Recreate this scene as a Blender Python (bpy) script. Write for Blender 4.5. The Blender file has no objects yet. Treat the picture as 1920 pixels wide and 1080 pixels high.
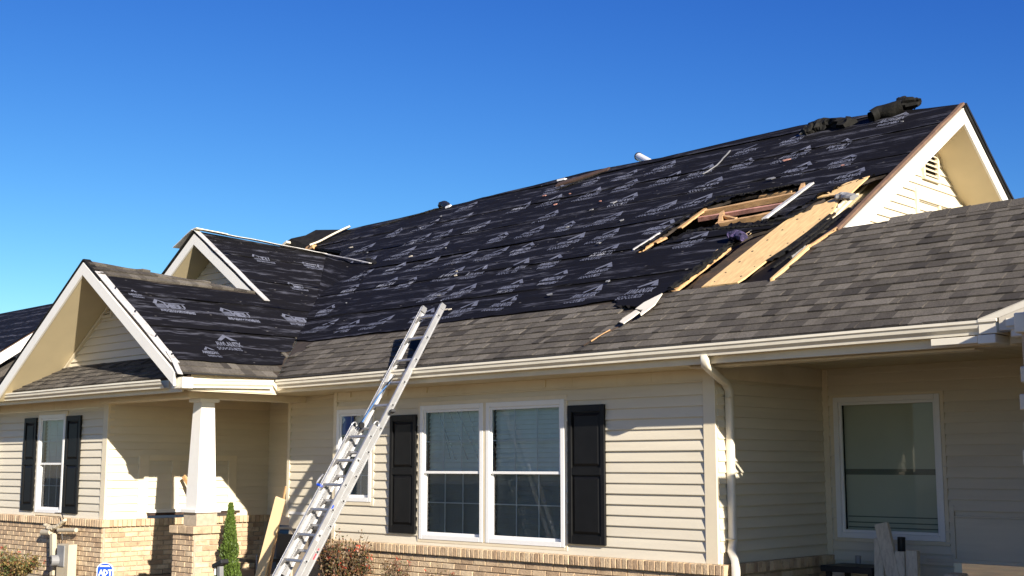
import bpy, bmesh, math, random
from mathutils import Vector, Matrix, noise, geometry
random.seed(11)
sc = bpy.context.scene
R = math.radians
# ---------------------------------------------------------------- camera
YAW, PIT, FPX, EYE = R(44.22), R(8.02), 2363.0, Vector((0, 0, 1.65))
cam = bpy.data.objects.new('camera', bpy.data.cameras.new('camera'))
sc.collection.objects.link(cam); sc.camera = cam
cam.data.sensor_width = 36; cam.data.lens = 36 * FPX / 1920
cam.data.clip_start = .05; cam.data.clip_end = 2000
cam.location = EYE; cam.rotation_euler = (R(90) + PIT, 0, YAW)
# ---------------------------------------------------------------- sky, sun, exposure
SUN = Vector((1, -.36, .385)).normalized()
EL = math.asin(SUN.z); AZ = math.atan2(SUN.x, SUN.y)
w = bpy.data.worlds.new('World'); sc.world = w; w.use_nodes = True
nt = w.node_tree; nt.nodes.clear()
sky = nt.nodes.new('ShaderNodeTexSky'); sky.sky_type = 'NISHITA'; sky.sun_disc = False
sky.sun_elevation = EL; sky.sun_rotation = AZ
sky.air_density = 1.0; sky.dust_density = 0.15; sky.ozone_density = 3.0; sky.altitude = 300
bg = nt.nodes.new('ShaderNodeBackground'); bg.inputs['Strength'].default_value = .086
wo = nt.nodes.new('ShaderNodeOutputWorld')
sp_ = nt.nodes.new('ShaderNodeSeparateColor'); cb_ = nt.nodes.new('ShaderNodeCombineColor'); nt.links.new(sky.outputs[0], sp_.inputs[0])
for i_, (kk, pp_) in enumerate(((.112, 2.0), (.212, 1.65), (.80, 1.0))):      # deeper, cleaner blue than the default air gives
    pw = nt.nodes.new('ShaderNodeMath'); pw.operation = 'POWER'; pw.inputs[1].default_value = pp_; nt.links.new(sp_.outputs[i_], pw.inputs[0])
    ml = nt.nodes.new('ShaderNodeMath'); ml.operation = 'MULTIPLY'; ml.inputs[1].default_value = kk; nt.links.new(pw.outputs[0], ml.inputs[0])
    mn = nt.nodes.new('ShaderNodeMath'); mn.operation = 'MINIMUM'; nt.links.new(ml.outputs[0], mn.inputs[0]); nt.links.new(sp_.outputs[i_], mn.inputs[1])
    nt.links.new(mn.outputs[0], cb_.inputs[i_])
nt.links.new(cb_.outputs[0], bg.inputs['Color']); nt.links.new(bg.outputs[0], wo.inputs['Surface'])
sl = bpy.data.lights.new('sun', 'SUN'); sl.energy = 5.0; sl.angle = R(.5); sl.color = (1, .92, .81)
so = bpy.data.objects.new('sun', sl); sc.collection.objects.link(so)
so.rotation_euler = SUN.to_track_quat('Z', 'Y').to_euler()
sc.view_settings.view_transform = 'Standard'; sc.view_settings.look = 'None'
sc.view_settings.exposure = 1.0; sc.view_settings.gamma = 1
sc.view_settings.use_curve_mapping = False
sc.render.engine = 'CYCLES'

# ---------------------------------------------------------------- materials
def N(nt, t, **k):
    n = nt.nodes.new(t)
    for a, b in k.items(): setattr(n, a, b)
    return n
def mat(name, col, rough=.6, metal=0, spec=.5, var=0, vscale=6, dirt=None, dirt_scale=3, dirt_amt=.5, stretch=(1, 1, 1),
        piece=0, bump=0, bscale=60, pal=None, streak=0):
    """principled with noise colour variation, optional dirt patches, per-piece tint and fine relief"""
    m = bpy.data.materials.new(name); m.use_nodes = True; t = m.node_tree; L = t.links.new
    b = t.nodes['Principled BSDF']
    b.inputs['Roughness'].default_value = rough; b.inputs['Metallic'].default_value = metal
    b.inputs['Specular IOR Level'].default_value = spec
    tc = N(t, 'ShaderNodeTexCoord'); mp = N(t, 'ShaderNodeMapping'); mp.inputs['Scale'].default_value = stretch
    oi = N(t, 'ShaderNodeObjectInfo'); ge = N(t, 'ShaderNodeNewGeometry')
    ad = N(t, 'ShaderNodeMath', operation='ADD'); fr = N(t, 'ShaderNodeMath', operation='FRACT')
    L(oi.outputs['Random'], ad.inputs[0]); L(ge.outputs['Random Per Island'], ad.inputs[1]); L(ad.outputs[0], fr.inputs[0])
    vm = N(t, 'ShaderNodeVectorMath', operation='SCALE'); cb = N(t, 'ShaderNodeCombineXYZ')
    for i in range(3): L(oi.outputs['Random'], cb.inputs[i])
    L(cb.outputs[0], vm.inputs[0]); vm.inputs['Scale'].default_value = 37 if piece or pal else 0
    va = N(t, 'ShaderNodeVectorMath', operation='ADD')
    L(tc.outputs['Object'], va.inputs[0]); L(vm.outputs[0], va.inputs[1]); L(va.outputs[0], mp.inputs['Vector'])
    if pal:
        cr = N(t, 'ShaderNodeValToRGB'); e = cr.color_ramp; e.interpolation = 'LINEAR'
        while len(e.elements) < len(pal): e.elements.new(.5)
        for i, c in enumerate(pal): e.elements[i].position = i / (len(pal) - 1); e.elements[i].color = (*c, 1)
        L(fr.outputs[0], cr.inputs[0]); colout = cr.outputs[0]
    else:
        rgb = N(t, 'ShaderNodeRGB'); rgb.outputs[0].default_value = (*col, 1); colout = rgb.outputs[0]
    if piece:
        hs = N(t, 'ShaderNodeHueSaturation'); mr = N(t, 'ShaderNodeMapRange')
        mr.inputs['To Min'].default_value = 1 - piece; mr.inputs['To Max'].default_value = 1 + piece
        L(fr.outputs[0], mr.inputs[0]); L(mr.outputs[0], hs.inputs['Value']); L(colout, hs.inputs['Color']); colout = hs.outputs[0]
    if var:
        no = N(t, 'ShaderNodeTexNoise'); no.inputs['Scale'].default_value = vscale; no.inputs['Detail'].default_value = 6
        L(mp.outputs[0], no.inputs['Vector'])
        mr = N(t, 'ShaderNodeMapRange'); mr.inputs['From Min'].default_value = .3; mr.inputs['From Max'].default_value = .7
        mr.inputs['To Min'].default_value = 1 - var; mr.inputs['To Max'].default_value = 1 + var
        L(no.outputs[0], mr.inputs[0]); hs = N(t, 'ShaderNodeHueSaturation')
        L(mr.outputs[0], hs.inputs['Value']); L(colout, hs.inputs['Color']); colout = hs.outputs[0]
    if dirt:
        no = N(t, 'ShaderNodeTexNoise'); no.inputs['Scale'].default_value = dirt_scale; no.inputs['Detail'].default_value = 8
        no.inputs['Roughness'].default_value = .7; L(mp.outputs[0], no.inputs['Vector'])
        mr = N(t, 'ShaderNodeMapRange'); mr.inputs['From Min'].default_value = .5; mr.inputs['From Max'].default_value = .68
        mr.inputs['To Max'].default_value = dirt_amt
        L(no.outputs[0], mr.inputs[0]); mx = N(t, 'ShaderNodeMix', data_type='RGBA')
        L(mr.outputs[0], mx.inputs[0]); L(colout, mx.inputs[6]); mx.inputs[7].default_value = (*dirt, 1); colout = mx.outputs[2]
    L(colout, b.inputs['Base Color'])
    if bump:
        no = N(t, 'ShaderNodeTexNoise'); no.inputs['Scale'].default_value = bscale; no.inputs['Detail'].default_value = 4
        L(mp.outputs[0], no.inputs['Vector']); bp = N(t, 'ShaderNodeBump'); bp.inputs['Strength'].default_value = bump
        bp.inputs['Distance'].default_value = .01
        L(no.outputs[0], bp.inputs['Height']); L(bp.outputs[0], b.inputs['Normal'])
    return m
M = {}
M['siding'] = mat('siding', (.665, .60, .465), .5, var=.05, vscale=2, piece=.02, bump=.08, bscale=90, stretch=(.3, .3, 3), dirt=(.40, .33, .24), dirt_scale=1.5, dirt_amt=.22)
M['trim'] = mat('trim', (.71, .62, .45), .45, var=.04, vscale=3, dirt=(.48, .38, .24), dirt_scale=2.5, dirt_amt=.25)
M['gutter'] = mat('gutter', (.78, .72, .58), .35, var=.04, vscale=3, dirt=(.45, .37, .26), dirt_scale=4, dirt_amt=.25)
M['white'] = mat('white_vinyl', (.80, .79, .76), .35, var=.03, vscale=5, dirt=(.5, .45, .38), dirt_scale=5, dirt_amt=.15)
M['column'] = mat('column_white', (.78, .75, .68), .4, var=.04, vscale=4, dirt=(.5, .44, .36), dirt_scale=4, dirt_amt=.2)
M['metal_edge'] = mat('drip_edge_metal', (.62, .60, .56), .45, metal=.2, var=.1, vscale=12, dirt=(.18, .15, .12), dirt_scale=9, dirt_amt=.6)
M['gutter_dull'] = mat('bare_drip_edge', (.60, .58, .54), .45, metal=.1, var=.08, vscale=9, dirt=(.2, .17, .14), dirt_scale=16, dirt_amt=.55)
M['soffit'] = mat('soffit', (.60, .50, .31), .5, var=.04, vscale=3)
M['shutter'] = mat('shutter_black', (.006, .006, .006), .5, spec=.25, var=.2, vscale=8)
M['brick'] = mat('brick', (.4, .3, .2), .9, var=.14, vscale=18, dirt=(.16, .10, .06), dirt_scale=9, dirt_amt=.7, bump=.6, bscale=70,
                 pal=[(.62, .47, .29), (.52, .37, .22), (.68, .53, .34), (.48, .34, .21), (.64, .48, .30), (.40, .27, .16), (.58, .43, .27)])
M['mortar'] = mat('mortar', (.40, .33, .24), .95, var=.15, vscale=20, bump=.5, bscale=90)
M['shingle'] = mat('shingle', (.1, .1, .09), .95, spec=.2, var=.26, vscale=55, bump=1.0, bscale=130,
                   pal=[(.126, .110, .089), (.068, .059, .049), (.165, .146, .120), (.103, .090, .074), (.048, .042, .036), (.140, .123, .100), (.083, .073, .060)])
M['shingle_gap'] = mat('shingle_underside', (.02, .018, .016), .9)
M['wood'] = mat('plywood', (.74, .49, .22), .75, var=.16, vscale=5, stretch=(7, 1.2, 1.2), dirt=(.40, .22, .09), dirt_scale=4, dirt_amt=.45, bump=.15, bscale=30)
M['stud'] = mat('stud_wood', (.52, .31, .14), .75, var=.18, vscale=10, stretch=(1, 6, 6), dirt=(.22, .11, .05), dirt_scale=7, dirt_amt=.5, bump=.2)
M['pale_wood'] = mat('pale_pine', (.70, .52, .29), .7, var=.08, vscale=9, stretch=(6, 6, 1), dirt=(.42, .26, .12), dirt_scale=9, dirt_amt=.35)
M['white_wood'] = mat('painted_board', (.62, .55, .42), .7, var=.1, vscale=8, stretch=(4, 4, 1), dirt=(.25, .18, .11), dirt_scale=12, dirt_amt=.5)
M['pink_wood'] = mat('stained_rafter', (.50, .25, .19), .75, var=.25, vscale=9, dirt=(.18, .06, .03), dirt_scale=12, dirt_amt=.7)
M['old_wood'] = mat('weathered_wood', (.06, .032, .02), .8, var=.35, vscale=9, dirt=(.03, .02, .012), dirt_scale=6, dirt_amt=.7, bump=.4)
M['rake_wood'] = mat('rake_wood', (.17, .10, .06), .75, var=.2, vscale=8, dirt=(.10, .05, .03), dirt_scale=5, dirt_amt=.6)
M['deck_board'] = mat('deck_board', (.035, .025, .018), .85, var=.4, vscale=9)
M['porch_floor'] = mat('porch_floor', (.07, .06, .05), .9, var=.2, vscale=4)
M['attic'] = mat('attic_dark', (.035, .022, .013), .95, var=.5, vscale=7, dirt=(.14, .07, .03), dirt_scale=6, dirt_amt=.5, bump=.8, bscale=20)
M['dark'] = mat('dark_void', (.012, .011, .01), .9)
M['felt_roll'] = mat('felt', (.012, .0115, .010), .75, spec=.15, var=.3, vscale=10, dirt=(.03, .027, .022), dirt_scale=7, dirt_amt=.5, bump=.6, bscale=25)
M['print'] = mat('underlay_print', (.125, .132, .165), .6, var=.2, vscale=14, dirt=(.04, .04, .045), dirt_scale=12, dirt_amt=.45)
M['alu'] = mat('aluminium', (.44, .44, .44), .42, metal=.55, var=.09, vscale=14, dirt=(.42, .40, .37), dirt_scale=9, dirt_amt=.5, bump=.05)
M['alu_rung'] = mat('aluminium_rung', (.40, .39, .38), .45, metal=.7, var=.12, vscale=14)
M['black'] = mat('black_plastic', (.013, .013, .014), .5, var=.2)
M['grayplastic'] = mat('gray_plastic', (.22, .22, .22), .5, var=.15)
M['meter'] = mat('meter_paint', (.50, .43, .31), .5, var=.08, dirt=(.2, .15, .1), dirt_amt=.4, dirt_scale=6)
M['pipe_white'] = mat('pipe_white', (.72, .72, .72), .4, var=.05, dirt=(.3, .3, .3), dirt_amt=.3)
M['blue_rope'] = mat('blue_rope', (.03, .12, .30), .6, var=.2, vscale=60)
M['blue'] = mat('sign_blue', (.012, .07, .55), .35)
M['signwhite'] = mat('sign_white', (.8, .8, .85), .4)
M['red'] = mat('sticker_red', (.65, .06, .08), .5)
M['purple'] = mat('purple_cloth', (.025, .02, .06), .85, var=.7, vscale=26, dirt=(.30, .20, .40), dirt_scale=18, dirt_amt=.8, bump=.8)
M['bark'] = mat('bark', (.10, .065, .04), .9, var=.3)
M['leaf_green'] = mat('leaf_green', (.07, .11, .015), .55, piece=.5)
M['leaf_dark'] = mat('leaf_dark', (.045, .055, .015), .5, pal=[(.05, .055, .015), (.09, .08, .025), (.16, .08, .03), (.04, .04, .015), (.20, .07, .035), (.12, .09, .04)])
M['leaf_mix'] = mat('leaf_mixed', (.1, .1, .03), .6, pal=[(.10, .13, .03), (.05, .07, .02), (.20, .08, .03), (.16, .13, .04), (.25, .16, .05), (.04, .06, .015)])
M['flower'] = mat('flower_red', (.45, .06, .03), .6, piece=.3)
M['grass'] = mat('dormant_lawn', (.125, .08, .03), .95, var=.3, vscale=3, dirt=(.08, .10, .03), dirt_scale=5, dirt_amt=.5, bump=.5)
M['blind'] = mat('blind_slat', (.80, .84, .78), .6, var=.04)
M['shade_fabric'] = mat('roller_shade', (.56, .53, .42), .8, var=.05, vscale=1.5)
M['shade_dark'] = mat('shade_rail', (.17, .165, .13), .8, var=.05)
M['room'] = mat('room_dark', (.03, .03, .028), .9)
M['film_blue'] = mat('sticker_film', (.10, .17, .48), .4)
def glass_mat():
    m = bpy.data.materials.new('window_glass'); m.use_nodes = True; t = m.node_tree; L = t.links.new; t.nodes.clear()
    o = N(t, 'ShaderNodeOutputMaterial'); mx = N(t, 'ShaderNodeMixShader'); tr = N(t, 'ShaderNodeBsdfTransparent'); gl = N(t, 'ShaderNodeBsdfGlossy')
    tr.inputs[0].default_value = (.86, .92, .89, 1); gl.inputs['Roughness'].default_value = .015
    fr = N(t, 'ShaderNodeFresnel'); fr.inputs['IOR'].default_value = 1.42
    tc = N(t, 'ShaderNodeTexCoord'); no = N(t, 'ShaderNodeTexNoise'); no.inputs['Scale'].default_value = 2.2
    bp = N(t, 'ShaderNodeBump'); bp.inputs['Strength'].default_value = .06
    L(tc.outputs['Object'], no.inputs['Vector']); L(no.outputs[0], bp.inputs['Height']); L(bp.outputs[0], gl.inputs['Normal'])
    L(fr.outputs[0], mx.inputs[0]); L(tr.outputs[0], mx.inputs[1]); L(gl.outputs[0], mx.inputs[2]); L(mx.outputs[0], o.inputs[0])
    return m
M['glass'] = glass_mat()
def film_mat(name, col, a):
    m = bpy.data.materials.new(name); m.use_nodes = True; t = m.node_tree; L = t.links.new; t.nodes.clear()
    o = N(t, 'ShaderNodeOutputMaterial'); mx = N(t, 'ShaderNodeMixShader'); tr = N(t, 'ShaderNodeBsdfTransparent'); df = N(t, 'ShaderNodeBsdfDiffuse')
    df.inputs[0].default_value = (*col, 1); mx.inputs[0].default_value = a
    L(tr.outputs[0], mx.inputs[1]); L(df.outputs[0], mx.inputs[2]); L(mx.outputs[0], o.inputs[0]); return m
M['screen'] = film_mat('insect_screen', (.08, .075, .06), .24); M['film'] = film_mat('plastic_film', (.8, .8, .78), .30)  # the second is a pale tint standing in for window glare
def underlay_mat():
    m = bpy.data.materials.new('roof_underlay'); m.use_nodes = True; t = m.node_tree; L = t.links.new
    b = t.nodes['Principled BSDF']; b.inputs['Roughness'].default_value = .7; b.inputs['Specular IOR Level'].default_value = .12
    uv = N(t, 'ShaderNodeUVMap', uv_map='plane')      # metres along / up the slope
    mp = N(t, 'ShaderNodeMapping'); mp.inputs['Scale'].default_value = (.7, 7.5, 1); L(uv.outputs[0], mp.inputs[0])
    n1 = N(t, 'ShaderNodeTexNoise'); n1.inputs['Scale'].default_value = 2.0; n1.inputs['Detail'].default_value = 9; n1.inputs['Roughness'].default_value = .68
    L(mp.outputs[0], n1.inputs['Vector'])
    # dusty printed bands that follow the courses
    r1 = N(t, 'ShaderNodeMapRange'); r1.inputs['From Min'].default_value = .56; r1.inputs['From Max'].default_value = .66
    L(n1.outputs[0], r1.inputs[0])
    sp = N(t, 'ShaderNodeSeparateXYZ'); L(uv.outputs[0], sp.inputs[0])
    mu = N(t, 'ShaderNodeMath', operation='MULTIPLY'); mu.inputs[1].default_value = 1 / .32; L(sp.outputs[1], mu.inputs[0])
    nw = N(t, 'ShaderNodeTexNoise'); nw.inputs['Scale'].default_value = .6; L(uv.outputs[0], nw.inputs['Vector'])
    ad = N(t, 'ShaderNodeMath', operation='ADD'); L(mu.outputs[0], ad.inputs[0])
    m2 = N(t, 'ShaderNodeMath', operation='MULTIPLY'); m2.inputs[1].default_value = .5; L(nw.outputs[0], m2.inputs[0]); L(m2.outputs[0], ad.inputs[1])
    pp = N(t, 'ShaderNodeMath', operation='PINGPONG'); pp.inputs[1].default_value = .5; L(ad.outputs[0], pp.inputs[0])
    r2 = N(t, 'ShaderNodeMapRange'); r2.inputs['From Min'].default_value = .36; r2.inputs['From Max'].default_value = .40; L(pp.outputs[0], r2.inputs[0])
    n2 = N(t, 'ShaderNodeTexNoise'); n2.inputs['Scale'].default_value = 30; n2.inputs['Detail'].default_value = 3
    mp2 = N(t, 'ShaderNodeMapping'); mp2.inputs['Scale'].default_value = (.15, 1, 1); L(uv.outputs[0], mp2.inputs[0]); L(mp2.outputs[0], n2.inputs['Vector'])
    r3 = N(t, 'ShaderNodeMapRange'); r3.inputs['From Min'].default_value = .42; r3.inputs['From Max'].default_value = .56; L(n2.outputs[0], r3.inputs[0])
    mm = N(t, 'ShaderNodeMath', operation='MULTIPLY'); L(r2.outputs[0], mm.inputs[0]); L(r3.outputs[0], mm.inputs[1])
    n3 = N(t, 'ShaderNodeTexNoise'); n3.inputs['Scale'].default_value = 1.1; n3.inputs['Detail'].default_value = 3; L(uv.outputs[0], n3.inputs['Vector'])
    r5 = N(t, 'ShaderNodeMapRange'); r5.inputs['From Min'].default_value = .42; r5.inputs['From Max'].default_value = .55; L(n3.outputs[0], r5.inputs[0])
    m5 = N(t, 'ShaderNodeMath', operation='MULTIPLY'); L(mm.outputs[0], m5.inputs[0]); L(r5.outputs[0], m5.inputs[1])
    m6 = N(t, 'ShaderNodeMath', operation='MULTIPLY'); m6.inputs[1].default_value = .75; L(r1.outputs[0], m6.inputs[0])
    mxv = N(t, 'ShaderNodeMath', operation='MAXIMUM'); L(m5.outputs[0], mxv.inputs[0]); L(m6.outputs[0], mxv.inputs[1])
    # specks of torn scrim and grit
    vo = N(t, 'ShaderNodeTexVoronoi'); vo.inputs['Scale'].default_value = 9
    mp3 = N(t, 'ShaderNodeMapping'); mp3.inputs['Scale'].default_value = (.6, 1.6, 1); L(uv.outputs[0], mp3.inputs[0]); L(mp3.outputs[0], vo.inputs['Vector'])
    r4 = N(t, 'ShaderNodeMapRange'); r4.inputs['From Min'].default_value = .13; r4.inputs['From Max'].default_value = .08; L(vo.outputs['Distance'], r4.inputs[0])
    sc_ = N(t, 'ShaderNodeSeparateColor'); L(vo.outputs['Color'], sc_.inputs[0])
    g = N(t, 'ShaderNodeMath', operation='GREATER_THAN'); g.inputs[1].default_value = .72; L(sc_.outputs[0], g.inputs[0])
    m7 = N(t, 'ShaderNodeMath', operation='MULTIPLY'); L(r4.outputs[0], m7.inputs[0]); L(g.outputs[0], m7.inputs[1])
    c1 = N(t, 'ShaderNodeMix', data_type='RGBA'); c1.inputs[6].default_value = (.0065, .006, .0065, 1); c1.inputs[7].default_value = (.062, .063, .078, 1)
    L(mxv.outputs[0], c1.inputs[0])
    c2 = N(t, 'ShaderNodeMix', data_type='RGBA'); c2.inputs[7].default_value = (.11, .105, .10, 1); L(c1.outputs[2], c2.inputs[6])
    L(m7.outputs[0], c2.inputs[0]); L(c2.outputs[2], b.inputs['Base Color'])
    bp = N(t, 'ShaderNodeBump'); bp.inputs['Strength'].default_value = .7; bp.inputs['Distance'].default_value = .02
    L(n1.outputs[0], bp.inputs['Height']); L(bp.outputs[0], b.inputs['Normal'])
    return m
M['underlay'] = underlay_mat()

# ---------------------------------------------------------------- helpers
COL = sc.collection
def ray(x, y):
    f = Vector((-math.sin(YAW) * math.cos(PIT), math.cos(YAW) * math.cos(PIT), math.sin(PIT)))
    r = Vector((math.cos(YAW), math.sin(YAW), 0)); u = r.cross(f)
    return f + r * ((x - 960) / FPX) - u * ((y - 540) / FPX)
class Frame:
    """a wall or roof plane: u along it, v up it, n out of it"""
    def __init__(s, O, u, v): s.O = Vector(O); s.u = Vector(u).normalized(); s.v = Vector(v).normalized(); s.n = s.u.cross(s.v)
    def P(s, a, b, h=0): return s.O + s.u * a + s.v * b + s.n * h
    def uv(s, p): d = Vector(p) - s.O; return (d.dot(s.u), d.dot(s.v))
    def at(s, x, y):       # where the measured sight line of photo point (x, y) meets this plane
        d = ray(x, y); t = (s.O - EYE).dot(s.n) / d.dot(s.n); return s.uv(EYE + d * t)
    def pt(s, x, y, h=0): a, b = s.at(x, y); return s.P(a, b, h)
def thing(name, label, cat, loc, group=None):
    o = bpy.data.objects.new(name, None); COL.objects.link(o); o.location = loc; o.empty_display_size = .2
    o['label'] = label; o['category'] = cat
    if group: o['group'] = group
    return o
def link(name, me, m, parent=None, label=None):
    o = bpy.data.objects.new(name, me); COL.objects.link(o)
    if m and not me.materials: me.materials.append(m)
    if parent:
        o.parent = parent
        p = parent; T = Vector((0, 0, 0))
        while p: T += Vector(p.location); p = p.parent
        o.matrix_parent_inverse = Matrix.Translation(-T) if parent.parent is None else Matrix.Identity(4)
        if parent.parent is not None:
            pass
    if label: o['label'] = label
    return o
def mesh(name, V, F, m, parent=None, label=None, smooth=False):
    me = bpy.data.meshes.new(name); me.from_pydata([tuple(v) for v in V], [], F); me.update()
    if smooth:
        for p in me.polygons: p.use_smooth = True
    return link(name, me, m, parent, label)
class MB:
    def __init__(s): s.V = []; s.F = []
    def add(s, V, F): k = len(s.V); s.V += [Vector(v) for v in V]; s.F += [[i + k for i in f] for f in F]; return s
    def hexa(s, c):        # 8 corners: bottom loop 4, top loop 4
        return s.add(c, [[3, 2, 1, 0], [4, 5, 6, 7], [0, 1, 5, 4], [1, 2, 6, 5], [2, 3, 7, 6], [3, 0, 4, 7]])
    def box(s, x0, x1, y0, y1, z0, z1):
        x0, x1 = min(x0, x1), max(x0, x1); y0, y1 = min(y0, y1), max(y0, y1); z0, z1 = min(z0, z1), max(z0, z1)
        return s.hexa([(x0, y0, z0), (x1, y0, z0), (x1, y1, z0), (x0, y1, z0), (x0, y0, z1), (x1, y0, z1), (x1, y1, z1), (x0, y1, z1)])
    def fbox(s, f, u0, u1, v0, v1, h0, h1):
        return s.hexa([f.P(u0, v0, h0), f.P(u1, v0, h0), f.P(u1, v1, h0), f.P(u0, v1, h0), f.P(u0, v0, h1), f.P(u1, v0, h1), f.P(u1, v1, h1), f.P(u0, v1, h1)])
    def bar(s, a, b, wd, ht, up=(0, 0, 1)):
        a, b = Vector(a), Vector(b); d = (b - a).normalized(); sd = d.cross(Vector(up)).normalized(); u2 = sd.cross(d)
        c = []
        for q in (a, b):
            for i, j in ((-1, -1), (1, -1), (1, 1), (-1, 1)): c.append(q + sd * wd / 2 * i + u2 * ht / 2 * j)
        return s.hexa(c)
    def tube(s, pts, r, n=8, cap=True):
        pts = [Vector(p) for p in pts]; k = len(s.V); up = Vector((.13, .2, 1)).normalized()
        for i, p in enumerate(pts):
            d = (pts[min(i + 1, len(pts) - 1)] - pts[max(i - 1, 0)]).normalized()
            a = d.cross(up)
            if a.length < .05: a = d.cross(Vector((1, 0, 0)))
            a.normalize(); b = d.cross(a); rr = r[i] if isinstance(r, (list, tuple)) else r
            for j in range(n):
                t = 2 * math.pi * j / n; s.V.append(p + a * math.cos(t) * rr + b * math.sin(t) * rr)
        for i in range(len(pts) - 1):
            for j in range(n): s.F.append([k + i * n + j, k + i * n + (j + 1) % n, k + (i + 1) * n + (j + 1) % n, k + (i + 1) * n + j])
        if cap: s.F.append([k + j for j in range(n)][::-1]); s.F.append([k + (len(pts) - 1) * n + j for j in range(n)])
        return s
    def prism(s, poly, off):      # poly: 3D loop, off: extrusion vector
        n = len(poly); poly = [Vector(p) for p in poly]; off = Vector(off); k = len(s.V)
        s.V += poly + [p + off for p in poly]
        s.F.append([k + i for i in range(n)][::-1]); s.F.append([k + n + i for i in range(n)])
        for i in range(n): j = (i + 1) % n; s.F.append([k + i, k + j, k + n + j, k + n + i])
        return s
    def build(s, name, m, parent=None, label=None, smooth=False, bevel=0):
        me = bpy.data.meshes.new(name); me.from_pydata([tuple(v) for v in s.V], [], s.F); me.update()
        bm = bmesh.new(); bm.from_mesh(me); bmesh.ops.recalc_face_normals(bm, faces=bm.faces)
        if bevel: bmesh.ops.bevel(bm, geom=bm.edges[:], offset=bevel, segments=1, affect='EDGES', clamp_overlap=True)
        bm.to_mesh(me); bm.free()
        if smooth:
            for p in me.polygons: p.use_smooth = True
        return link(name, me, m, parent, label)
def pip(p, poly):
    x, y = p; c = False; j = len(poly) - 1
    for i in range(len(poly)):
        (xi, yi), (xj, yj) = poly[i], poly[j]
        if (yi > y) != (yj > y) and x < (xj - xi) * (y - yi) / (yj - yi) + xi: c = not c
        j = i
    return c
def clip(poly, a, b):      # keep what lies left of a->b (2D)
    out = []; n = len(poly)
    sd = lambda p: (b[0] - a[0]) * (p[1] - a[1]) - (b[1] - a[1]) * (p[0] - a[0])
    for i in range(n):
        p, q = poly[i], poly[(i + 1) % n]; sp, sq = sd(p), sd(q)
        if sp >= 0: out.append(p)
        if (sp >= 0) != (sq >= 0): t = sp / (sp - sq); out.append((p[0] + (q[0] - p[0]) * t, p[1] + (q[1] - p[1]) * t))
    return out
def area(p): return abs(sum(p[i][0] * p[(i + 1) % len(p)][1] - p[(i + 1) % len(p)][0] * p[i][1] for i in range(len(p)))) / 2
def rag(pts, amp, step):
    out = []
    for i in range(len(pts) - 1):
        a, b = Vector(pts[i]), Vector(pts[i + 1]); L = (b - a).length; k = max(1, int(L / step)); nn = Vector((-(b - a).y, (b - a).x)).normalized()
        for j in range(k):
            q = a.lerp(b, (j + (random.uniform(-.3, .3) if j else 0)) / k); out.append(tuple(q + nn * (random.uniform(-amp, amp) if j or i else 0)))
    out.append(tuple(pts[-1])); return out
def setstuff(o): o['kind'] = 'stuff'; return o

# ---------------------------------------------------------------- key planes (metres)
YW = 10.155            # main front wall
XC = -7.13             # right corner of the main block
YB = 12.137            # back wall of the right porch
YG = 9.505             # front of the main gutter
XS = -13.503           # front of the side gutter of the left wing
YF = 8.175             # front of the left wing's gutter
YL = 8.80              # front wall of the left wing
XL = -16.45            # porch wall of the left wing
YR = 10.44             # recessed wall left of the main block
PM, PS = R(32.4), R(33.3)
FM = Frame((0, 9.60, 2.79), (1, 0, 0), (0, math.cos(PM), math.sin(PM)))            # main roof slope
FS = Frame((XS - .08, 0, 2.79), (0, 1, 0), (-math.cos(PS), 0, math.sin(PS)))       # left wing slope facing right
WM = Frame((0, YW, 0), (1, 0, 0), (0, 0, 1))
WB = Frame((0, YB, 0), (1, 0, 0), (0, 0, 1))
WL = Frame((0, YL, 0), (1, 0, 0), (0, 0, 1))
WR = Frame((0, YR, 0), (1, 0, 0), (0, 0, 1))
WXL = Frame((XL, 0, 0), (0, 1, 0), (0, 0, 1))
WXC = Frame((XC, 0, 0), (0, 1, 0), (0, 0, 1))

# ================================================================ ground
mesh('ground', [(-400, -60, 0), (60, -60, 0), (60, 700, 0), (-400, 700, 0)], [[0, 1, 2, 3]], M['grass'])['kind'] = 'structure'

house = thing('house', 'long beige sided house with roof stripped to black underlayment and torn open near the gable', 'house', (-10, 10, 0))

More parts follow.
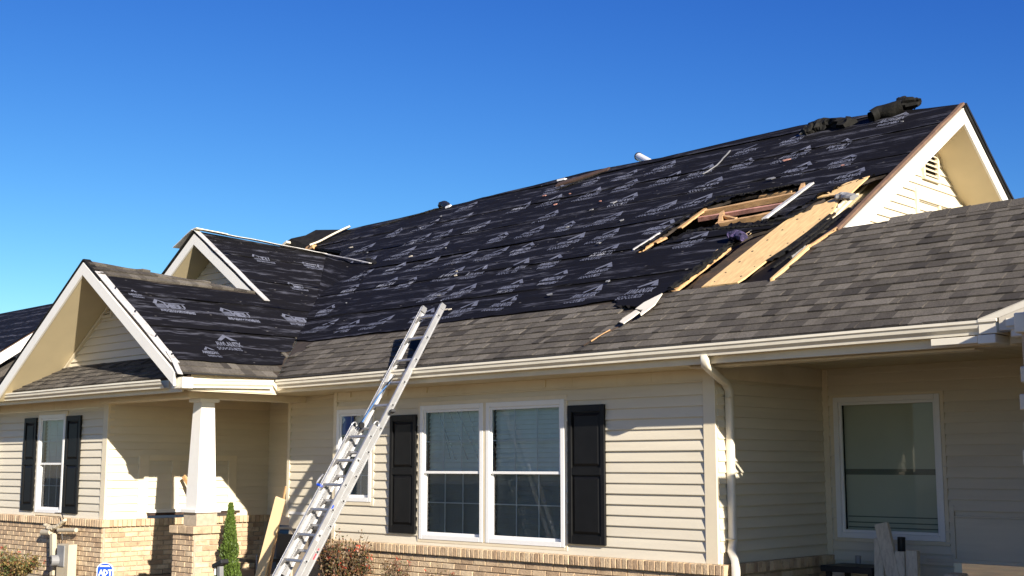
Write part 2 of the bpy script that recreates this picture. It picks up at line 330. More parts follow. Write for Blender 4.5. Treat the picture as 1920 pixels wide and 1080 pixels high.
# ================================================================ walls
planks = 0
def wall(f, u0, u1, v0, v1, holes, lim=None, thick=.16, label=None, course=.108, core_top=None, m='siding'):
    """core slab pieces around the openings plus one lapped plank per course and run"""
    global planks
    mb = MB()
    us = sorted({u0, u1, *[min(max(h[i], u0), u1) for h in holes for i in (0, 1)]})
    vs = sorted({v0, core_top or v1, *[min(max(h[i], v0), core_top or v1) for h in holes for i in (2, 3)]})
    if lim is None:
        for a, b in zip(us, us[1:]):
            for c, d in zip(vs, vs[1:]):
                if not any(h[0] <= (a + b) / 2 <= h[1] and h[2] <= (c + d) / 2 <= h[3] for h in holes) and b - a > .002 and d - c > .002:
                    mb.fbox(f, a, b, c, d, -thick, -.002)
    else:
        mb.prism([f.P(*p, -.03) for p in lim], f.n * .028)
    core = mb.build('siding_wall', M['siding'], house, label)
    v = v0; 
    while v < v1 - .02:
        h = min(course, v1 - v); runs = [(u0, u1)]
        if lim:
            xs = []
            vm = v + h * .5
            for i in range(len(lim)):
                (xa, ya), (xb, yb) = lim[i], lim[(i + 1) % len(lim)]
                if (ya > vm) != (yb > vm): xs.append(xa + (xb - xa) * (vm - ya) / (yb - ya))
            runs = [(min(xs), max(xs))] if len(xs) >= 2 else []
        for q in holes:
            if q[2] < v + h * .5 < q[3]:
                nr = []
                for a, b in runs:
                    if q[1] <= a or q[0] >= b: nr.append((a, b)); continue
                    if q[0] > a + .01: nr.append((a, q[0]))
                    if q[1] < b - .01: nr.append((q[1], b))
                runs = nr
        rn = []
        for a, b in runs:
            while b - a > 4.2: c_ = a + random.uniform(1.4, 3.4); rn.append((a, c_)); a = c_ - .02
            rn.append((a, b))
        for a, b in rn:
            if b - a < .03: continue
            t = .025 + random.uniform(-.002, .003); k = MB(); segs = max(1, int((b - a) / .9)); 
            for i in range(segs):
                x0 = a + (b - a) * i / segs; x1 = a + (b - a) * (i + 1) / segs
            # lapped profile: butt edge proud, slight belly, top tucked in
            prof = [(0, 0), (0, t), (.006, t + .001), (h * .55, t * .62), (h, .004), (h, 0)]
            V = []; 
            for x in [a + (b - a) * i / segs for i in range(segs + 1)]:
                wob = noise.noise(Vector((x * 1.3, v * 5, f.O.y))) * .0018
                for (pv, ph) in prof: V.append(f.P(x, v + pv, ph + (wob if ph > .003 else 0)))
            n = len(prof); F = [[i for i in range(n)][::-1], [segs * n + i for i in range(n)]]
            for s_ in range(segs):
                for i in range(n): j = (i + 1) % n; F.append([s_ * n + i, s_ * n + j, (s_ + 1) * n + j, (s_ + 1) * n + i])
            k.add(V, F); k.build('siding_plank', M[m], core); planks += 1
        v += course
    return core
def trim(name, f, u0, u1, v0, v1, h0, h1, m='trim', parent=None, bevel=.003, label=None):
    return MB().fbox(f, u0, u1, v0, v1, h0, h1).build(name, M[m], parent or house, label, bevel=bevel)

# ---- windows
def window(f, u0, u1, v0, v1, rail=.5, cols=3, rows=2, low_muntins=True, shade=None, label=None, slat=.052, blind_h=None):
    """double hung unit set in an opening; u0..v1 is the outside of the white frame"""
    W = bpy.data.objects.new('x', None)
    fw = .055
    mb = MB()
    mb.fbox(f, u0, u0 + fw, v0, v1, -.05, .034); mb.fbox(f, u1 - fw, u1, v0, v1, -.05, .034)
    mb.fbox(f, u0 + fw, u1 - fw, v0, v0 + fw, -.05, .034); mb.fbox(f, u0 + fw, u1 - fw, v1 - fw, v1, -.05, .034)
    win = mb.build('window', M['white'], house, label, bevel=.004)
    a, b, c, d = u0 + fw, u1 - fw, v0 + fw, v1 - fw
    vm = c + (d - c) * rail
    def sash(lo, hi, h, nm='sash'):
        s = .03; k = MB()
        k.fbox(f, a, a + s, lo, hi, h - .025, h); k.fbox(f, b - s, b, lo, hi, h - .025, h)
        k.fbox(f, a + s, b - s, lo, lo + s, h - .025, h); k.fbox(f, a + s, b - s, hi - s, hi, h - .025, h)
        k.build(nm, M['white'], win, bevel=.003)
        mesh('pane', [f.P(a + s, lo + s, h - .012), f.P(b - s, lo + s, h - .012), f.P(b - s, hi - s, h - .012), f.P(a + s, hi - s, h - .012)], [[0, 1, 2, 3]], M['glass'], win)
        return a + s, b - s, lo + s, hi - s
    if rail > 0:
        parts = [(sash(vm - .02, d, .018), rows, True), (sash(c, vm + .018, -.010), rows, low_muntins)]
    else:
        parts = [(sash(c, d, .010), rows, low_muntins)]
    for i, ((p, q, lo, hi), rws, on) in enumerate(parts):
        if not on: continue
        hh = (-.001 if i == 0 else -.029); k = MB()
        for j in range(1, cols): x = p + (q - p) * j / cols; k.fbox(f, x - .006, x + .006, lo, hi, hh - .008, hh)
        for j in range(1, rws): y = lo + (hi - lo) * j / rws; k.fbox(f, p, q, y - .006, y + .006, hh - .0079, hh - .0001)
        k.build('muntin', M['white'], win)
    # reveal, blinds and the room behind
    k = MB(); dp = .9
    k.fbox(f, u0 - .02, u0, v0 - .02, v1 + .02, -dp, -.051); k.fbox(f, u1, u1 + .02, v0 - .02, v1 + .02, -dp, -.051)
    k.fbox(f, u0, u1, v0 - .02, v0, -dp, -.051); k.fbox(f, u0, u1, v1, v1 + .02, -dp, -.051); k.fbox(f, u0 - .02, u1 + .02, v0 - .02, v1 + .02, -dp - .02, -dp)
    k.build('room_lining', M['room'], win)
    if shade is None:
        k = MB(); y = d - .02; lim = c + .01 if blind_h is None else d - blind_h
        while y > lim:
            e = .0265 + random.uniform(-.002, .002)
            k.hexa([f.P(a + .01, y - e, -.070), f.P(b - .01, y - e, -.070), f.P(b - .01, y + e, -.086), f.P(a + .01, y + e, -.086),
                    f.P(a + .01, y - e + .002, -.068), f.P(b - .01, y - e + .002, -.068), f.P(b - .01, y + e + .002, -.084), f.P(a + .01, y + e + .002, -.084)])
            y -= slat
        for x in (a + (b - a) * .2, a + (b - a) * .8): k.fbox(f, x - .001, x + .001, lim, d, -.072, -.070)
        k.build('window_blind', M['blind'], win)
    else:
        k = MB(); k.fbox(f, a + .01, b - .01, c + shade, d, -.085, -.08); k.fbox(f, a + .01, b - .01, c + shade, c + shade + .02, -.09, -.07)
        k.build('roller_shade', M['shade_fabric'], win)
        k = MB(); k.fbox(f, a + .012, b - .012, c + .60, c + .66, -.079, -.074)
        for y in (c + .05, c + .10, c + .16): k.fbox(f, a + .02, b - .02, y, y + .012, -.079, -.077)
        k.build('shade_rail', M['shade_dark'], win)
    if rail > 0: MB().fbox(f, a + .03, b - .03, c + .03, vm - .012, -.043, -.041).build('insect_screen', M['screen'], win)
    bpy.data.objects.remove(W)
    return win
def casing(f, u0, u1, v0, v1, wd=.05, top=None, name='window_casing', h=.026, m='trim'):
    k = MB(); t = top or wd
    k.fbox(f, u0 - wd, u0, v0 - wd, v1 + t, -.001, h); k.fbox(f, u1, u1 + wd, v0 - wd, v1 + t, -.001, h)
    k.fbox(f, u0, u1, v0 - wd, v0, -.001, h); k.fbox(f, u0, u1, v1, v1 + t, -.001, h)
    k.build(name, M[m], house, bevel=.003)
def shutter(f, u0, u1, v0, v1, label=None):
    k = MB(); st = .055; mid = v0 + (v1 - v0) * .52
    k.fbox(f, u0, u0 + st, v0, v1, .022, .052); k.fbox(f, u1 - st, u1, v0, v1, .022, .052)
    for lo, hi in ((v0, v0 + .09), (mid - .04, mid + .04), (v1 - .075, v1)): k.fbox(f, u0 + st, u1 - st, lo, hi, .022, .0515)
    sh = k.build('shutter', M['shutter'], house, label, bevel=.003)
    for lo, hi in ((v0 + .09, mid - .04), (mid + .04, v1 - .075)):
        p = MB(); a, b = u0 + st, u1 - st; p.fbox(f, a, b, lo, hi, .022, .030)
        i = .03; q = [f.P(a + .012, lo + .012, .030), f.P(b - .012, lo + .012, .030), f.P(b - .012, hi - .012, .030), f.P(a + .012, hi - .012, .030),
                      f.P(a + .012 + i, lo + .012 + i, .046), f.P(b - .012 - i, lo + .012 + i, .046), f.P(b - .012 - i, hi - .012 - i, .046), f.P(a + .012 + i, hi - .012 - i, .046)]
        p.hexa(q); p.build('shutter_panel', M['shutter'], sh)

# ---- main front wall
XM0 = -13.07
win_a = (-11.395, -10.315); win_b = (-10.27, -9.075)
hole_main = (-11.40, -9.07, .79, 2.36)
win_s = (-13.01, -12.30, 1.20, 2.36)
LEDGE = .718
wall(WM, XM0, XC, LEDGE, 2.62, [hole_main, win_s, (-12.1, -8.0, 2.487, 2.7), (XM0 - .1, XC, 2.475, 2.7)])
wl_ = window(WM, win_a[0], win_a[1], .79, 2.36, label='left unit of the paired front window, with pale diagonal plastic folds behind the upper glass')
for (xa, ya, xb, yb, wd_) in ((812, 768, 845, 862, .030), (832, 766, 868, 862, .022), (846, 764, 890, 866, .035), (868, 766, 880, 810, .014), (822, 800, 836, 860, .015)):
    A_, B_ = WM.at(xa, ya), WM.at(xb, yb); MB().add([WM.P(A_[0], A_[1], -.066), WM.P(A_[0] + wd_ * .5, A_[1], -.066), WM.P(B_[0] + wd_, B_[1], -.066), WM.P(B_[0], B_[1], -.066)], [[0, 1, 2, 3]]).build('plastic_fold', M['film'], wl_)  # glare on the glass imitated by pale translucent strips
window(WM, win_b[0], win_b[1], .79, 2.36)
trim('window_mullion', WM, win_a[1], win_b[0], .79, 2.36, -.05, .03, 'trim')
casing(WM, win_a[0], win_b[1], .79, 2.36, .035, top=.045)
window(WM, win_s[0], win_s[1], win_s[2], win_s[3], cols=3)
casing(WM, win_s[0], win_s[1], win_s[2], win_s[3], .045)
shutter(WM, -11.93, -11.45, .845, 2.26); shutter(WM, -9.01, -8.50, .835, 2.285)
# frieze with recessed panels
fz = trim('frieze_board', WM, XM0 + .02, XC + .0, 2.478, 2.62, .0, .018)
for u0, u1 in ((-12.75, -12.0), (-11.3, -9.35)):
    k = MB(); k.fbox(WM, u0, u1, 2.50, 2.515, .0181, .034); k.fbox(WM, u0, u1, 2.60, 2.612, .0181, .034)
    k.fbox(WM, u0, u0 + .02, 2.515, 2.60, .0181, .034); k.fbox(WM, u1 - .02, u1, 2.515, 2.60, .0181, .034)
    k.build('frieze_panel', M['trim'], fz)
for u in (-8.97, -8.55, -8.35, -7.9): trim('frieze_seam', WM, u, u + .006, 2.482, 2.62, .0181, .022, parent=fz, bevel=0)
trim('frieze_cap', WM, XM0 + .02, XC - .12, 2.462, 2.478, .0, .032)
# corner boards
k = MB(); k.fbox(WM, XC - .13, XC + .014, LEDGE, 2.60, 0, .03); k.fbox(WXC, YW - .03 + .0305, YW + .115, LEDGE, 2.60, 0, .0135)
k.build('corner_board', M['trim'], house, bevel=.003)
k = MB(); k.fbox(WM, XM0 - .012, XM0 + .055, LEDGE, 2.60, 0, .028); k.build('corner_board', M['trim'], house, bevel=.003)
MB().box(XM0 - .001, XM0 + .16, YW + .16, YR + .1, 0, 2.6).build('return_wall', M['siding'], house)
# recessed wall and door niche to its left
XR0 = -14.42
wall(WR, XR0, XM0 + .001, 1.03, 2.66, [])
k = MB(); k.fbox(WR, XR0 - .045, XR0 + .015, .95, 2.66, -.02, .03); k.build('corner_board', M['trim'], house, bevel=.003)
trim('base_board', WR, XR0 + .02, XM0 - .001, .99, 1.03, 0, .03, 'white')
trim('base_panel', WR, XR0 + .02, XM0 - .001, .80, .99, -.02, .012, 'siding')
MB().box(XR0 + .0, XM0 - .02, YR + .02, YR + .15, 0, .80).build('base_wall', M['mortar'], house)
MB().box(XR0 - .04, XR0 + .12, YR + .03, 11.5, 0, 2.66).build('niche_wall', M['siding'], house)
WN = Frame((0, 11.5, 0), (1, 0, 0), (0, 0, 1))
wall(WN, XL, XR0 + .1, .9, 2.68, [(-15.7, -14.85, .9, 2.3)])
k = MB(); k.fbox(WN, -15.76, -15.7, .1, 2.38, 0, .03); k.fbox(WN, -14.85, -14.79, .1, 2.38, 0, .03); k.fbox(WN, -15.7, -14.85, 2.3, 2.38, 0, .03)
k.build('door_frame', M['trim'], house)
dr = trim('front_door', WN, -15.7, -14.85, .1, 2.3, -.06, -.03, 'old_wood')
for a in (-15.62, -15.24):
    for c, d in ((.25, 1.0), (1.15, 2.15)): trim('door_panel', WN, a, a + .32, c, d, -.0299, -.02, 'old_wood', dr)

f_ = MB().box(XL + .05, -14.0, 9.25, 11.5, 0, .12).build('porch_floor', M['porch_floor'], house)
# ---- right porch walls
wall(WXC, YW + .0001, YB, LEDGE, 2.49, [])
trim('frieze_board', WXC, YW + .116, YB, 2.49, 2.68, 0, .016)
win_p = (-6.985, -5.785, .90, 2.37)
wall(WB, XC, -3.8, .45, 2.68, [win_p, (-5.72, -3.8, .45, 1.16)])
window(WB, *win_p, rail=0, cols=1, rows=1, low_muntins=False, shade=.012)
casing(WB, *win_p, .04)
trim('corner_board', WB, XC + .021, XC + .085, LEDGE - .05, 2.68, 0, .03)
pb = trim('panel_board', WB, -5.69, -4.1, .735, 1.14, -.001, .012, 'siding')
trim('panel_rail', WB, -5.69, -4.1, 1.14, 1.16, 0, .022, 'siding'); trim('panel_rail', WB, -6.0, -4.1, .70, .735, 0, .024, 'siding')
trim('panel_stile', WB, -5.74, -5.69, .74, 1.26, 0, .026, 'siding')
trim('base_panel', WB, XC + .09, -5.74, .45, .84, -.001, .010, 'siding')
k = MB()      # beaded porch ceiling
x = XC
while x < 1.9: k.box(x, x + .148, YG + .22, YB, 2.68, 2.69); k.box(x + .148, x + .155, YG + .22, YB, 2.685, 2.69); x += .155
k.build('porch_ceiling', M['soffit'], house)
MB().box(XC - .0, -4.0, 9.78, 9.93, 2.585, 2.679).build('porch_beam', M['trim'], house, bevel=.004)
MB().box(XC - .02, -4.35, 9.77, 9.94, 2.565, 2.584).build('beam_cap', M['trim'], house)
# wing that closes the porch on the right, with its quoined post
XW = -3.76
MB().box(XW + .3, 2.0, 9.80, 12.137, 0, 2.68).build('side_wing', M['siding'], house)
MB().box(XW + .04, XW + .299, 9.49, 12.13, 0, 2.68).build('wing_end_wall', M['siding'], house)
MB().box(-3.38, 2.0, 8.80, 9.49, 2.765, 2.98).build('porch_eave', M['trim'], house)  # added slab outside the view, keeps sun off the porch side wall
MB().box(-3.38, -3.05, 8.88, 9.28, 0, 2.76).build('porch_pillar', M['brick'], house)  # added unseen pillar, only there to shade the wall by the downspout
post = MB().box(XW + .03, XW + .3, 9.18, 9.48, 0, 2.61).build('porch_post', M['brick'], house)
MB().box(XW - .01, XW + .36, 9.15, 9.49, 2.612, 2.76).build('post_cap', M['gutter'], post, bevel=.008)
z = .25; i = 0
while z < 2.4:
    MB().box(XW + (-.005 if i % 2 else .012), XW + .32, 9.16, 9.485, z, z + .115).build('quoin_block', M['trim'], post, bevel=.006)
    z += .2; i += 1
# right corner of gutter: boxed return, second gutter, small gable beyond
k = MB(); k.box(-4.2, -4.056, YG + .012, 9.83, 2.66, 2.748); k.box(-4.2, -4.046, YG - .004, 9.85, 2.7481, 2.776); k.build('gutter_return', M['gutter'], house, bevel=.004)
MB().box(-4.21, -4.07, YG + .01, 9.80, 2.585, 2.654).build('cornice_box', M['gutter'], house, bevel=.004)
MB().box(-4.60, -4.215, YG + .02, YG + .04, 2.595, 2.65).build('cornice_board', M['gutter'], house, bevel=.003)
FG = Frame((-4.20, YG + .0, 2.777), (1, 0, 0), (0, 0, 1)); tg = math.tan(R(17.6))
MB().prism([FG.P(0, 0), FG.P(2.6, 2.6 * tg), FG.P(2.6, 2.6 * tg - .05), FG.P(.17, .0)], (0, .03, 0)).build('gable_fascia', M['gutter'], house)
MB().prism([FG.P(0.02, 0), FG.P(2.6, 2.6 * tg + .012), FG.P(2.6, 2.6 * tg), FG.P(.0, -.004)], (0, .12, 0)).build('gable_edge_shingles', M['shingle_gap'], house)
MB().prism([FG.P(.17, -.002), FG.P(2.6, 2.6 * tg - .052), FG.P(2.6, -.10), FG.P(.17, -.10)], (0, .0, 0) + Vector((0, .06, 0)) if False else (0, .06, 0)).build('gable_infill', M['siding'], house)
k = MB(); k.box(-3.98, 1.5, YG - .01, YG + .12, 2.70, 2.765); k.box(-3.95, 1.5, YG + .01, YG + .10, 2.62, 2.70)
k.build('gutter', M['gutter'], house, bevel=.008)
MB().box(-4.0, 1.5, YG + .13, 9.93, 2.585, 2.70).build('fascia', M['soffit'], house)

# ---- left wing walls
LL = .905
win_l = (-18.55, -17.70, .955, 2.405)
wall(WL, -20.05, XL, LL, 2.62, [win_l, (-21, XL, 2.47, 2.7)])
window(WL, *win_l, rail=.5); casing(WL, *win_l, .04)
shutter(WL, -19.0, -18.60, .975, 2.37); shutter(WL, -17.64, -17.20, .965, 2.37)
trim('frieze_board', WL, -20.05, XL, 2.47, 2.62, 0, .018); trim('frieze_seam', WL, -18.1, -18.09, 2.48, 2.62, .018, .022, bevel=0)
k = MB(); k.fbox(WL, XL - .12, XL + .014, LL, 2.62, 0, .03); k.fbox(WXL, YL + .0005, YL + .075, LL, 2.62, 0, .0135)
k.build('corner_board', M['trim'], house, bevel=.003)
wall(WXL, YL + .0001, 11.5, LL, 2.50, [(9.27, 10.9, LL, 1.80)])
trim('frieze_board', WXL, YL + .08, 11.5, 2.50, 2.64, 0, .016)
# framed niche on the porch wall
wall(WXL, 9.42, 10.85, 1.0, 1.72, [], thick=.02)
nf = trim('niche_frame', WXL, 9.27, 9.43, LL, 1.80, 0, .035)
for a, b, c, d in ((9.43, 10.9, 1.72, 1.80), (9.80, 9.93, 1.0, 1.72), (10.76, 10.9, LL, 1.72)): trim('niche_rail', WXL, a, b, c, d, 0, .034, parent=nf)
trim('niche_sill', WXL, 9.40, 10.95, .985, 1.03, 0, .13, 'column', nf)
trim('niche_shelf_underside', WXL, 9.42, 10.9, .945, .985, 0, .10, 'old_wood', nf)
# porch ceiling, beams
MB().box(XL, -13.9, YL - .1, 11.5, 2.66, 2.67).build('porch_ceiling', M['soffit'], house)
MB().box(-14.32, -14.08, 8.60, YR + .02, 2.50, 2.659).build('porch_beam', M['trim'], house, bevel=.004)
MB().box(XL + .015, -14.321, 8.62, 8.86, 2.505, 2.659).build('porch_beam', M['trim'], house, bevel=.004)
# tapered column
cx, cy = -14.19, 8.90
def sq(z, r): return [(cx - r, cy - r, z), (cx + r, cy - r, z), (cx + r, cy + r, z), (cx - r, cy + r, z)]
col_ = MB().hexa(sq(1.10, .142) + sq(2.46, .098)).build('porch_column', M['column'], house, bevel=.006)
MB().hexa(sq(2.455, .14) + sq(2.499, .14)).build('column_cap', M['column'], col_, bevel=.004)
MB().hexa(sq(1.06, .185) + sq(1.105, .185)).build('column_base', M['column'], col_, bevel=.006)
MB().hexa(sq(.90, .15) + sq(1.06, .15)).build('column_plinth', M['mortar'], col_)

# ================================================================ brick
brick_me = {}
def brick_mesh(L, H, D, kind):
    if (kind) in brick_me: return brick_me[kind][random.randrange(4)]
    out = []
    for q in range(4):
        bm = bmesh.new(); bmesh.ops.create_cube(bm, size=1)
        for v in bm.verts: v.co.x *= L; v.co.y *= D; v.co.z *= H; v.co += Vector([random.uniform(-.0018, .0018) for _ in range(3)])
        bmesh.ops.bevel(bm, geom=bm.edges[:], offset=.004, segments=1, affect='EDGES')
        me = bpy.data.meshes.new('brick'); bm.to_mesh(me); bm.free(); me.materials.append(M['brick']); out.append(me)
    brick_me[kind] = out; return out[0]
bricks = []      # (distance key, mesh, matrix, parent)
def lay(f, parent, u0, u1, v0, v1, off=0, L=.193, H=.057, J=.010, proud=.0):
    row = 0; v = v1 - H - J
    while v > v0 - .01:
        u = u0 - ((L + J) / 2 if row % 2 else 0) + off
        while u < u1:
            a, b = max(u, u0), min(u + L, u1)
            if b - a > .03:
                me = brick_mesh(L, H, .05, 'stretcher'); c = f.P((a + b) / 2, v + H / 2, -.012 + proud + random.uniform(-.0015, .0015))
                S = Matrix.Diagonal(((b - a) / L, 1, 1, 1)); Rm = Matrix((f.u, -f.n, f.v)).transposed().to_4x4()
                bricks.append((v * 1.0 + (0 if c.y < 10.2 else -1), me, Matrix.Translation(c) @ Rm @ S, parent))
            u += L + J
        v -= H + J; row += 1
def rowlock(f, parent, u0, u1, vt, wd=.062, ht=.098, J=.009, proud=.05):
    u = u0
    while u < u1 - .02:
        a, b = u, min(u + wd, u1); me = brick_mesh(wd, ht, .12, 'rowlock%d' % (wd * 1000)); c = f.P((a + b) / 2, vt - ht / 2, proud - .06 + random.uniform(-.0015, .0015))
        Rm = Matrix((f.u, -f.n, f.v)).transposed().to_4x4()
        bricks.append((5, me, Matrix.Translation(c) @ Rm @ Matrix.Diagonal(((b - a) / wd, 1, 1, 1)), parent)); u += wd + J
Fm = Frame((0, YW - .05, 0), (1, 0, 0), (0, 0, 1)); Fl = Frame((0, YL - .05, 0), (1, 0, 0), (0, 0, 1)); Fxl = Frame((XL + .05, 0, 0), (0, 1, 0), (0, 0, 1))
Fxc = Frame((XC + .05, 0, 0), (0, 1, 0), (0, 0, 1)); PXf, PYf = XL + .05, YL - .05
def bwall(f, u0, u1, v1, th=.10):
    return MB().fbox(f, u0, u1, 0, v1 - .004, -th, -.004).build('brick_wall', M['mortar'], house)
b1 = bwall(Fm, XM0, XC + .05, LEDGE); rowlock(Fm, b1, XM0, XC + .05 + .07, LEDGE); lay(Fm, b1, XM0, XC + .04, .22, LEDGE - .108)
b2 = bwall(Fxc, YW - .047, YB, LEDGE); rowlock(Fxc, b2, YW - .11 + .06, YB, LEDGE); lay(Fxc, b2, YW - .02, YB, .3, LEDGE - .108)
b3 = bwall(Fl, -20.1, XL + .05, LL); rowlock(Fl, b3, -20.0, XL + .1, LL); lay(Fl, b3, -19.95, XL + .04, .02, LL - .108)
b4 = bwall(Fxl, YL - .047, 11.5, LL); rowlock(Fxl, b4, YL - .05 + .06, 11.5, LL); lay(Fxl, b4, YL - .02, 11.4, .02, LL - .108)
# brick pier under the column
px0, px1, py0, py1 = cx - .25, cx + .29, cy - .27, cy + .27
b5 = MB().box(px0 + .03, px1 - .03, py0 + .03, py1 - .03, 0, .896).build('brick_pier', M['mortar'], house)
fa = Frame((0, py0 + .03, 0), (1, 0, 0), (0, 0, 1)); fb = Frame((px1 - .03, 0, 0), (0, 1, 0), (0, 0, 1))
lay(fa, b5, px0 + .03, px1 - .04, .02, .80, proud=.0); lay(fb, b5, py0 + .05, py1 - .03, .02, .80, off=.1)
rowlock(fa, b5, px0 - .01, px1 + .02, .90, proud=.045, wd=.19, ht=.09); rowlock(fb, b5, py0 + .06, py1, .90, proud=.045, wd=.19, ht=.09)
bricks.sort(key=lambda t: -t[0])
for key, me, mt, par in bricks[:296]:
    o = link('brick', me, None, par); o.matrix_world = mt; o.matrix_basis = mt
rest = {}
for key, me, mt, par in bricks[296:]:
    k = rest.setdefault(par.name, (par, MB()))[1]
    k.add([mt @ v.co for v in me.vertices], [list(p.vertices) for p in me.polygons])
for par, k in rest.values(): setstuff(k.build('far_bricks', M['brick'], par))

# ================================================================ roof: shapes in plane coordinates
def m_(x, y): return FM.at(x, y)
def s_(x, y): return FS.at(x, y)
XK = -6.60                                   # rake edge of the main gable
ridge = [m_(650, 433), m_(748, 411), m_(845, 387), m_(1000, 350), m_(1100, 325), m_(1240, 299), m_(1370, 268), m_(1500, 238), m_(1640, 217), m_(1740, 205), m_(1805, 197)]
ridge[-1] = (XK, ridge[-1][1])
vt = 2.62                                    # rise of the valley
val0 = FM.uv((XS - .08, 9.60, 2.79)); vp = Vector((XS - .08 - vt / math.tan(PS), 9.60 + vt / math.tan(PM), 2.79 + vt))
val1 = FM.uv(vp); sval0 = FS.uv((XS - .08, 9.60, 2.79)); sval1 = FS.uv(vp)
ext0 = m_(585, 465)
lower_ridge_v = m_(1918, 378)[1]
bpk, dpk = s_(157, 488), s_(358, 434); bpk = (8.14, bpk[1]); 
dre = s_(490, 548); YD = 10.70; dpk = (YD, dpk[1]); dre = (YD, s_(488, 548)[1])
dback = s_(655, 489)

# structural decks (thin slabs under the coverings); the main one is cut open at the two holes
hole1 = [m_(*p) for p in ((1192, 479), (1262, 430), (1322, 392), (1375, 374), (1440, 362), (1512, 349), (1518, 352), (1478, 380), (1440, 417), (1400, 424), (1345, 428), (1300, 436), (1250, 456), (1222, 470))]
hole2 = [m_(*p) for p in ((1258, 546), (1300, 512), (1345, 478), (1372, 460), (1410, 440), (1452, 428), (1500, 404), (1530, 380), (1590, 352), (1640, 333), (1668, 326), (1652, 352), (1604, 388), (1560, 428), (1500, 480), (1448, 526))]
deck_poly = [val0, (-3.0, 0.0), (-3.0, lower_ridge_v), (XK, lower_ridge_v)] + ridge[::-1] + [ext0, val1]
def cdt(poly, holes, spacing, jitter=.25, extra=[]):
    """triangulated sheet in plane coordinates"""
    pts, edges = [], []
    for lp in [poly] + holes:
        k = len(pts); pts += [Vector(p) for p in lp]; edges += [(k + i, k + (i + 1) % len(lp)) for i in range(len(lp))]
    xs = [p[0] for p in poly]; ys = [p[1] for p in poly]
    sx, sy = spacing; x = min(xs); r = 0
    while x < max(xs):
        y = min(ys) + (sy / 2 if r % 2 else 0)
        while y < max(ys):
            q = (x + random.uniform(-jitter, jitter) * sx, y + random.uniform(-jitter, jitter) * sy)
            if pip(q, poly) and not any(pip(q, h) for h in holes): pts.append(Vector(q))
            y += sy
        x += sx; r += 1
    V, E_, F, _, _, _ = geometry.delaunay_2d_cdt(pts, edges, [], 0, 1e-5)
    F2 = []
    for t in F:
        c = (sum(V[i][0] for i in t) / 3, sum(V[i][1] for i in t) / 3)
        if pip(c, poly) and not any(pip(c, h) for h in holes): F2.append(list(t))
    return [(v[0], v[1]) for v in V], F2
def deck(f, poly, holes, m='old_wood', nm='roof_deck', h=-.004, th=.028):
    V, F = cdt(poly, holes, (1.5, 1.5)); k = len(V)
    pts = [f.P(a, b, h) for a, b in V] + [f.P(a, b, h - th) for a, b in V]
    cnt = {}
    for t in F:
        for i in range(3): e = (t[i], t[(i + 1) % 3]); cnt[e] = 1
    FF = [t for t in F] + [[i + k for i in t[::-1]] for t in F]
    for (a, b) in cnt:
        if (b, a) not in cnt: FF.append([b, a, a + k, b + k])
    return MB().add(pts, FF).build(nm, M[m], house)
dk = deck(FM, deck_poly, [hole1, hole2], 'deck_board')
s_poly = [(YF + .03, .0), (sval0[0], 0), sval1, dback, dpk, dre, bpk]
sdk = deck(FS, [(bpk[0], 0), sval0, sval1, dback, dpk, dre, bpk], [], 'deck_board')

# ---- underlayment in horizontal sheets
def hgt(u, v, seed, amp=1.0):
    a = noise.noise(Vector((u * .9, v * 6.5, seed))) * .008 + noise.noise(Vector((u * 2.3, v * 15, seed + 4))) * .004 + noise.noise(Vector((u * .5, v * .7, seed + 9))) * .010
    d = noise.noise(Vector((u * 1.2 + v * 1.6, v * 1.1 - u * .5, seed + 20)))
    a += max(0, .12 - abs(d)) * .07
    return .014 + a * amp
def underlay(f, poly, holes, v0, rowh, seed, spacing, label=None):
    rows = {}; vmax = max(p[1] for p in poly); r = 0; out = []
    vv = v0
    while vv < vmax:
        lo, hi = vv, min(vv + rowh, vmax + .01); wav = lambda u, L: L
        band = [p for p in poly]
        band = clip(band, (-100, lo), (100, lo)); band = clip(band, (100, hi), (-100, hi))
        if len(band) > 2 and area(band) > .02:
            V, F = cdt(band, [h for h in holes if True], spacing)
            if F:
                pts = []
                for a, b in V:
                    lap = .010 * (1 - (b - lo) / rowh)
                    if abs(b - lo) < .004 and lo > v0 + .1: b = b - abs(noise.noise(Vector((a * 1.1, lo * 3, seed)))) * .07 - .01
                    pts.append(f.P(a, b, hgt(a, b, seed) + lap + (.004 if abs(b - lo) < .01 else 0)))
                up = list(range(len(V)))          # one object per separate piece of sheet
                def find(x):
                    while up[x] != x: up[x] = up[up[x]]; x = up[x]
                    return x
                for t in F:
                    for q in t[1:]: up[find(q)] = find(t[0])
                isl = {}
                for t in F: isl.setdefault(find(t[0]), []).append(t)
                for fs in sorted(isl.values(), key=len, reverse=True):
                    if len(fs) < 3: continue
                    ids = sorted({q for t in fs for q in t}); mp_ = {q: n for n, q in enumerate(ids)}
                    me = bpy.data.meshes.new('underlayment_sheet'); me.from_pydata([tuple(pts[q]) for q in ids], [], [[mp_[q] for q in t] for t in fs]); me.update()
                    uvl = me.uv_layers.new(name='plane')
                    for l in me.loops: uvl.data[l.index].uv = V[ids[l.vertex_index]]
                    for p in me.polygons: p.use_smooth = True
                    o = link('underlayment_sheet', me, M['underlay'], house, label)
                    out.append((lo, hi, o, [V[q] for q in ids]))
        vv += rowh
    return out
def hclip(poly, holes, lo, hi): return holes
cut_m = [m_(*p) for p in ((556, 640), (600, 640), (640, 634), (756, 621), (840, 606), (950, 592), (1060, 579), (1150, 566), (1165, 575), (1200, 580), (1214, 577), (1240, 556), (1252, 549), (1262, 546))]
cut_r = [m_(*p) for p in ((1448, 526), (1500, 483), (1545, 446), (1568, 436))]
